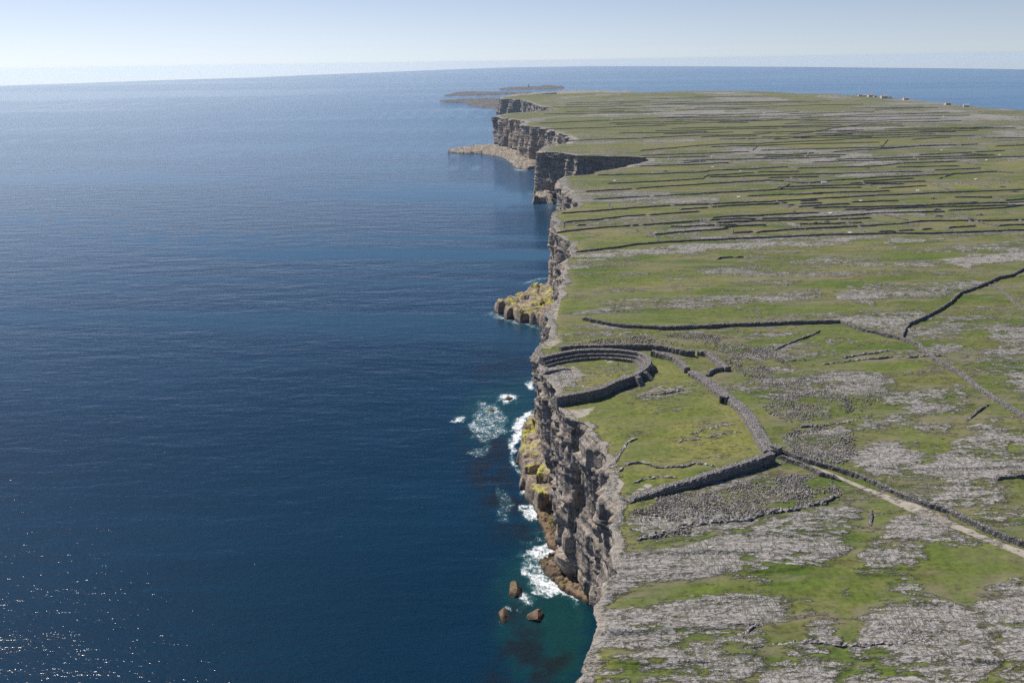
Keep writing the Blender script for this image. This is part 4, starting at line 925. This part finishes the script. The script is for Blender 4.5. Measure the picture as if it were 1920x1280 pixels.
for i, L_ in enumerate(CROSS):
    wall('field_wall', pl(*L_), 1.3, 1.0, M_wall, lc[i], 'wall', 'drystone walls running front to back between the fields', jit=0.14, wob=0.7, gap=0.25)

# ------------------------------------------------------------------ loose stones set on edge round the fort
def stones():
    areas = [(900, [(1075,646),(1130,637),(1230,629),(1320,626),(1360,633),(1400,650),(1440,668),(1438,680),(1372,688),(1340,666),(1290,648),(1200,641),(1100,650)], 0.9),
             (1500, [(1374,692),(1450,686),(1480,706),(1550,712),(1600,768),(1560,785),(1480,792),(1440,772),(1400,722)], 0.8), (900, [(1470,817),(1500,805),(1590,790),(1602,850),(1560,877),(1480,842)], 0.8),
             (2600, [(1228,937),(1290,928),(1340,928),(1370,917),(1440,902),(1500,890),(1560,902),(1577,925),(1540,945),(1450,960),(1330,985),(1300,975),(1240,952)], 0.85),
             (300, [(1185,960),(1240,950),(1300,980),(1290,995),(1200,1010),(1180,1000)], 0.7), (260, [(1480,700),(1620,696),(1680,740),(1600,780)], 0.7), (500, [(1405,655),(1450,650),(1480,690),(1440,700)], .7)]
    ico = [(0, 0, 1), (0.9, 0, 0.25), (0.28, 0.85, 0.25), (-0.72, 0.53, 0.25), (-0.72, -0.53, 0.25), (0.28, -0.85, 0.25), (0.7, 0.5, -0.5), (-0.28, 0.85, -0.5), (-0.9, 0, -0.5), (-0.28, -0.85, -0.5), (0.7, -0.5, -0.5)]
    ff = [(0, 1, 2), (0, 2, 3), (0, 3, 4), (0, 4, 5), (0, 5, 1), (1, 6, 2), (2, 6, 7), (2, 7, 3), (3, 7, 8), (3, 8, 4), (4, 8, 9), (4, 9, 5), (5, 9, 10), (5, 10, 1), (1, 10, 6)]
    ico = np.array(ico); VV = []; FF = []; base = 0; r = np.random.default_rng(5)
    for n, poly, s0 in areas:
        n = int(n * 1.5)
        pp = np.array([P(u, v) for u, v in poly]); lo, hi = pp.min(0), pp.max(0); cnt = 0
        while cnt < n:
            X = r.uniform(lo[0], hi[0], 4000); Y = r.uniform(lo[1], hi[1], 4000); d = inside_dist(pp, X, Y)
            ok = (d > -1.0) & (fbm(X / 9, Y / 9, 7, 3) + 0.25 * r.random(4000) > 0.58)
            for x, y in zip(X[ok], Y[ok]):
                if cnt >= n: break
                sx, sy, sz = s0 * r.uniform(.2, .62), s0 * r.uniform(.15, .4), s0 * r.uniform(.25, .8); a = r.uniform(0, 6.28); ca, sa = math.cos(a), math.sin(a)
                q = ico * (1 + 0.5 * (r.random(ico.shape) - .5)) * (sx, sy, sz)
                xx = q[:, 0] * ca - q[:, 1] * sa + x; yy = q[:, 0] * sa + q[:, 1] * ca + y
                VV.append(np.stack([xx, yy, q[:, 2] + gz(x, y) + 0.12], 1)); FF.append(np.array(ff) + base); base += 11; cnt += 1
    o = mesh_obj('loose_stones', np.concatenate(VV), np.concatenate(FF), M_stone)
    tag(o, 'thousands of jagged grey stones set on edge in belts outside the ramparts', 'stones', kind='stuff')
stones()

# ------------------------------------------------------------------ rain troughs, stone heaps, houses, lighthouse
def boxm(verts, faces, c, s, rz=0.0, taper=1.0):
    b = len(verts); ca, sa = math.cos(rz), math.sin(rz)
    for k in (-1, 1):
        t = taper if k > 0 else 1.0
        for i, j in ((-1, -1), (1, -1), (1, 1), (-1, 1)):
            x, y = i * s[0] / 2 * t, j * s[1] / 2 * t
            verts.append((c[0] + x * ca - y * sa, c[1] + x * sa + y * ca, c[2] + k * s[2] / 2))
    faces += [(b, b+3, b+2, b+1), (b+4, b+5, b+6, b+7), (b, b+1, b+5, b+4), (b+1, b+2, b+6, b+5), (b+2, b+3, b+7, b+6), (b+3, b, b+4, b+7)]

def trough(u, v, label, sz=1.0, mat=None):
    x, y = P(u, v); z = gz(x, y); e = bpy.data.objects.new('water_trough', None); COL.objects.link(e); e.location = (x, y, z); e.rotation_euler = (0, 0, random.uniform(-.3, .3))
    tag(e, label, 'water trough', 'pale rain troughs in the fields')
    s = sz * max(1.0, y / 1300); mat = mat or M_white
    V = [(-2.2*s, -1.5*s, -.3), (2.2*s, -1.5*s, -.3), (2.2*s, 1.8*s, -.3), (-2.2*s, 1.8*s, -.3), (-2.2*s, -1.5*s, .35*s), (2.2*s, -1.5*s, .35*s), (2.2*s, 1.8*s, 1.25*s), (-2.2*s, 1.8*s, 1.25*s)]
    mesh_obj('catch_slab', V, [(0, 3, 2, 1), (4, 5, 6, 7), (0, 1, 5, 4), (1, 2, 6, 5), (2, 3, 7, 6), (3, 0, 4, 7)], mat, e)
    V = []; F_ = []
    for c, q in (((0, -1.62*s, .35*s), (4.4*s, .2, .9*s)), ((0, -2.7*s, .35*s), (4.4*s, .2, .9*s)), ((-2.1*s, -2.15*s, .35*s), (.2, .9*s, .9*s)), ((2.1*s, -2.15*s, .35*s), (.2, .9*s, .9*s)), ((0, -2.15*s, -.05), (4.1*s, .9*s, .2))): boxm(V, F_, c, q)
    mesh_obj('basin', V, F_, mat, e)
TR = [((1147,225), 'tiny pale trough in the far green field behind the cliff headland'), ((1153,339.5), 'pale trough in the green field at the cliff top beyond the near bay'),
 ((1335,294), 'pale trough between the close-set dark walls of the far middle fields'), ((1336,314), 'pale trough left of another in the middle fields, above a stepped wall'),
 ((1388,322), 'pale trough just below a stepped wall in the middle fields'), ((1385,370), 'pale trough on a bare spot just above the long crosswise wall'), ((1547,218), 'small bright trough far back beside a thin wall, right of centre'),
 ((1432,213), 'tiny trough farthest back in the middle of the island'), ((1502,284), 'small trough beside dark scrub in the far middle fields'), ((1557,400.5), 'pale trough at the wall above the cluster of dark stone heaps'),
 ((1770,219), 'bright trough far back towards the right edge, above dark scrub'), ((1766,282), 'bright trough alone in green grass, upper right fields'), ((1875,291), 'pale trough at the upper right beside a bare track'),
 ((1850,300.5), 'small trough in the yellowish upper right field'), ((1830,336.5), 'tiny pale trough alone in the green field at upper right'), ((1721,358), 'orange-white trough in grass just above the long crosswise wall'),
 ((1614,377), 'pale trough with rubble beside it between two short parallel walls'), ((1594,437), 'rounded pale trough against the wall above the bare pale band')]
for (u, v), lb in TR: trough(u, v, lb, 0.66)
trough(1545, 343.5, 'dull bluish trough at the end of the middle crosswise wall', 1.3, M_blue)

def heap(u, v, w, label):
    x, y = P(u, v); z = gz(x, y); r = random.Random(int(u * 7 + v)); V = []; F_ = []
    for k in range(34):
        a = r.gauss(0, w * .38); b = r.gauss(0, w * .16); hh = max(0, 1.3 * (1 - abs(a) / w)) * r.random(); q = r.uniform(.5, 1.1)
        boxm(V, F_, (x + a, y + b, z + hh), (q * 1.3, q, q * .8), r.uniform(0, 3), r.uniform(.5, .9))
    o = mesh_obj('stone_heap', V, F_, M_stone); tag(o, label, 'stone heap', 'dark stone heaps in the fields')
for (u, v, w, lb) in [(1514,420.5,6,'long dark stone heap, leftmost of the cluster below the trough'), (1529,418,2,'small stone heap, second of the cluster below the trough'), (1538,419.5,2,'small stone heap in the middle of the cluster below the trough'),
  (1550,416.5,3,'upper stone heap on the right of the cluster below the trough'), (1551,420,3,'lower stone heap on the right of the cluster below the trough'), (1760,405.8,5,'dark stone heap in the right-hand field under the crosswise wall'),
  (1838,403.5,5,'dark stone heap in the field nearest the right edge'), (1879,351,5,'dark stone heap in the yellowish grass at upper right'), (1248,322,5,'dark stone heap on grey ground in the left far field'), (1749,373,4,'small stone heap in orange-tinted grass'),
  (1757,393.5,4,'stone heap touching the upper side of a crosswise wall'), (1790,394,4,'stone heap at a gap in the crosswise wall, right fields'), (1627,316,4,'stone heap under the bright bare field'), (1904,360,6,'dark stone heap beside the wall at the right edge')]: heap(u, v, w, lb)

def house(u, v, s, label, rz, h=1.0):
    x, y = P(u, v); z = gz(x, y); e = bpy.data.objects.new('house', None); COL.objects.link(e); e.location = (x, y, z); e.rotation_euler = (0, 0, rz)
    tag(e, label, 'house', 'white houses on the far shore')
    w, d, hh, rr = 14 * s, 8 * s, 4.5 * s * h, 3.2 * s
    V = [(-w/2,-d/2,-2),(w/2,-d/2,-2),(w/2,d/2,-2),(-w/2,d/2,-2),(-w/2,-d/2,hh),(w/2,-d/2,hh),(w/2,d/2,hh),(-w/2,d/2,hh),(-w/2,0,hh+rr),(w/2,0,hh+rr)]
    mesh_obj('wall', V, [(0,1,5,4),(2,3,7,6),(1,2,6,9,5),(3,0,4,8,7)], M_white, e)
    o = .5 * s
    V = [(-w/2-o,-d/2-o,hh-.2),(w/2+o,-d/2-o,hh-.2),(w/2+o,0,hh+rr+.3),(-w/2-o,0,hh+rr+.3),(-w/2-o,d/2+o,hh-.2),(w/2+o,d/2+o,hh-.2),(-w/2-o,-d/2-o,hh+.2),(w/2+o,-d/2-o,hh+.2),(w/2+o,0,hh+rr+.7),(-w/2-o,0,hh+rr+.7),(-w/2-o,d/2+o,hh+.2),(w/2+o,d/2+o,hh+.2)]
    rf = mesh_obj('roof', V, [(6,7,8,9),(9,8,11,10),(0,3,2,1),(3,4,5,2),(0,1,7,6),(4,10,11,5),(0,6,9,3),(3,9,10,4),(1,2,8,7),(2,5,11,8)], M_roof if rz > -.5 else M_white, e)
    V = []; F_ = []; boxm(V, F_, (-w/2 + 1.2*s, 0, hh + rr + .6*s), (1.2*s, 1.2*s, 2.2*s)); mesh_obj('chimney', V, F_, M_white, rf)
    for k in (-.3, .3):
        V = []; F_ = []; boxm(V, F_, (k * w, -d/2 - .02, hh * .55), (1.6*s, .14, 1.5*s)); mesh_obj('window', V, F_, M_dark, e)
    V = []; F_ = []; boxm(V, F_, (0, -d/2 - .02, hh * .3), (1.3*s, .16, 2.6*s)); mesh_obj('door', V, F_, M_dark, e)
HS = [(1612,181,1.3,'small white house, leftmost of the row on the far right shore',.2), (1621,181,1.0,'low white house second from left on the far shore',-.3), (1632,182,1.7,'wide white house third from left on the far shore',.1),
 (1640,182.6,1.0,'small white house right beside the wide third house on the far shore',.4), (1657,184.5,1.9,'largest white house, centre of the row on the far shore',.05), (1662,183,1.1,'pale house touching the largest white house on its right',-.2),
 (1669,185.5,1.2,'bright small house standing alone just right of the largest house',.9), (1698,187.5,1.5,'long low pale house right of the main row on the far shore',.1), (1776,197,1.4,'lone pale house on the shore slope towards the right edge',.2), (1811,200.5,1.2,'farthest right pale house on the descending shoreline',-.2)]
for u, v, s_, lb, rz in HS: house(u, v, s_ * 0.8, lb, rz)

def lighthouse():
    x, y = unp(991, 162.6, 14); e = bpy.data.objects.new('lighthouse', None); COL.objects.link(e); e.location = (x, y, 10)
    tag(e, 'tiny white lighthouse tower on the farthest low islet', 'lighthouse')
    def lathe(nm, prof, mat, par=None):
        n = 20; V = [(r_ * math.cos(6.2832 * k / n), r_ * math.sin(6.2832 * k / n), z) for r_, z in prof for k in range(n)]; F_ = []
        for i in range(len(prof) - 1):
            for k in range(n): F_.append((i*n+k, i*n+(k+1) % n, (i+1)*n+(k+1) % n, (i+1)*n+k))
        F_.append(tuple((len(prof)-1)*n + k for k in range(n))); return mesh_obj(nm, V, F_, mat, par)
    lathe('tower', [(6.5, -6), (5.2, 30), (5.0, 32)], M_white, e); lathe('gallery', [(6.6, 32.1), (6.6, 33.2)], M_white, e); lathe('lantern', [(3.4, 33.3), (3.4, 37), (3.8, 37.2), (.3, 40)], M_white, e)
    e.scale = (0.8, 0.8, 0.62)
lighthouse()

# ------------------------------------------------------------------ visitors
def person(u, v, label, top, legs, az=0.0, sit=False):
    x, y = P(u, v); z = gz(x, y) + 0.1
    J = {'pel': (0, 0, .95), 'ch': (0, 0, 1.28), 'nk': (0, 0, 1.48), 'hd': (0, .02, 1.66), 'sl': (-.19, 0, 1.42), 'el': (-.27, .02, 1.14), 'hl': (-.25, .12, .88), 'sr': (.19, 0, 1.42), 'er': (.27, .02, 1.14), 'hr': (.26, .1, .88),
         'pl': (-.1, 0, .9), 'kl': (-.12, .05, .5), 'al': (-.12, -.02, .08), 'fl': (-.13, .16, .04), 'pr': (.1, 0, .9), 'kr': (.13, -.02, .5), 'ar': (.14, -.12, .08), 'fr': (.15, .06, .04)}
    R_ = {'pel': .15, 'ch': .16, 'nk': .065, 'hd': .115, 'sl': .07, 'el': .05, 'hl': .04, 'sr': .07, 'er': .05, 'hr': .04, 'pl': .1, 'kl': .07, 'al': .05, 'fl': .045, 'pr': .1, 'kr': .07, 'ar': .05, 'fr': .045}
    E_ = [('pel','ch'),('ch','nk'),('nk','hd'),('ch','sl'),('sl','el'),('el','hl'),('ch','sr'),('sr','er'),('er','hr'),('pel','pl'),('pl','kl'),('kl','al'),('al','fl'),('pel','pr'),('pr','kr'),('kr','ar'),('ar','fr')]
    ks = list(J); me = bpy.data.meshes.new('person'); me.from_pydata([J[k] for k in ks], [(ks.index(a), ks.index(b)) for a, b in E_], [])
    o = bpy.data.objects.new('person', me); COL.objects.link(o); o.location = (x, y, z); o.rotation_euler = (0, 0, az)
    md = o.modifiers.new('skin', 'SKIN'); me.skin_vertices[0].data[0].use_root = True
    for i, k in enumerate(ks): me.skin_vertices[0].data[i].radius = (R_[k], R_[k])
    o.modifiers.new('sub', 'SUBSURF').render_levels = 1
    m = NT('clothes ' + label[:12]); s_ = m.n('ShaderNodeSeparateXYZ'); tc = m.n('ShaderNodeTexCoord'); m.put(s_.inputs[0], tc.outputs['Object'])
    col = m.mix(m.ramp(s_.outputs[2], .93, .95), legs, top); col = m.mix(m.ramp(s_.outputs[2], 1.5, 1.52), col, (0.5, .33, .25)); col = m.mix(m.ramp(s_.outputs[2], 1.69, 1.71), col, (0.06, .04, .03))
    m.put(m.b.inputs['Base Color'], col); me.materials.append(m.mat)
    return tag(o, label, 'person', 'visitors in the fort')
person(1159, 687.5, 'person in dark clothes standing in the middle of the fort lawn', (0.03, 0.05, 0.05), (0.02, 0.02, 0.03), .4)
person(1161.5, 705.5, 'person in a pale top standing near the lower fort wall', (0.7, 0.65, 0.4), (0.25, 0.2, 0.15), -.6)
person(1165.8, 669.5, 'person in a white top standing by the far inner fort wall', (0.8, 0.8, 0.75), (0.1, 0.12, 0.12), 1.2)

# ------------------------------------------------------------------ haze
def haze():
    V = []; F_ = []; boxm(V, F_, (0, 11500, 101), (36000, 31000, 214))
    m = bpy.data.materials.new('haze'); m.use_nodes = True; t = m.node_tree; t.nodes.clear(); o_ = t.nodes.new('ShaderNodeOutputMaterial'); p_ = t.nodes.new('ShaderNodeVolumePrincipled')
    p_.inputs['Color'].default_value = (0.74, 0.86, 1.0, 1); p_.inputs['Density'].default_value = 2.5e-5; p_.inputs['Anisotropy'].default_value = 0.4
    t.links.new(p_.outputs[0], o_.inputs['Volume'])
    o = mesh_obj('haze', V, F_, m); tag(o, kind='stuff')
haze()
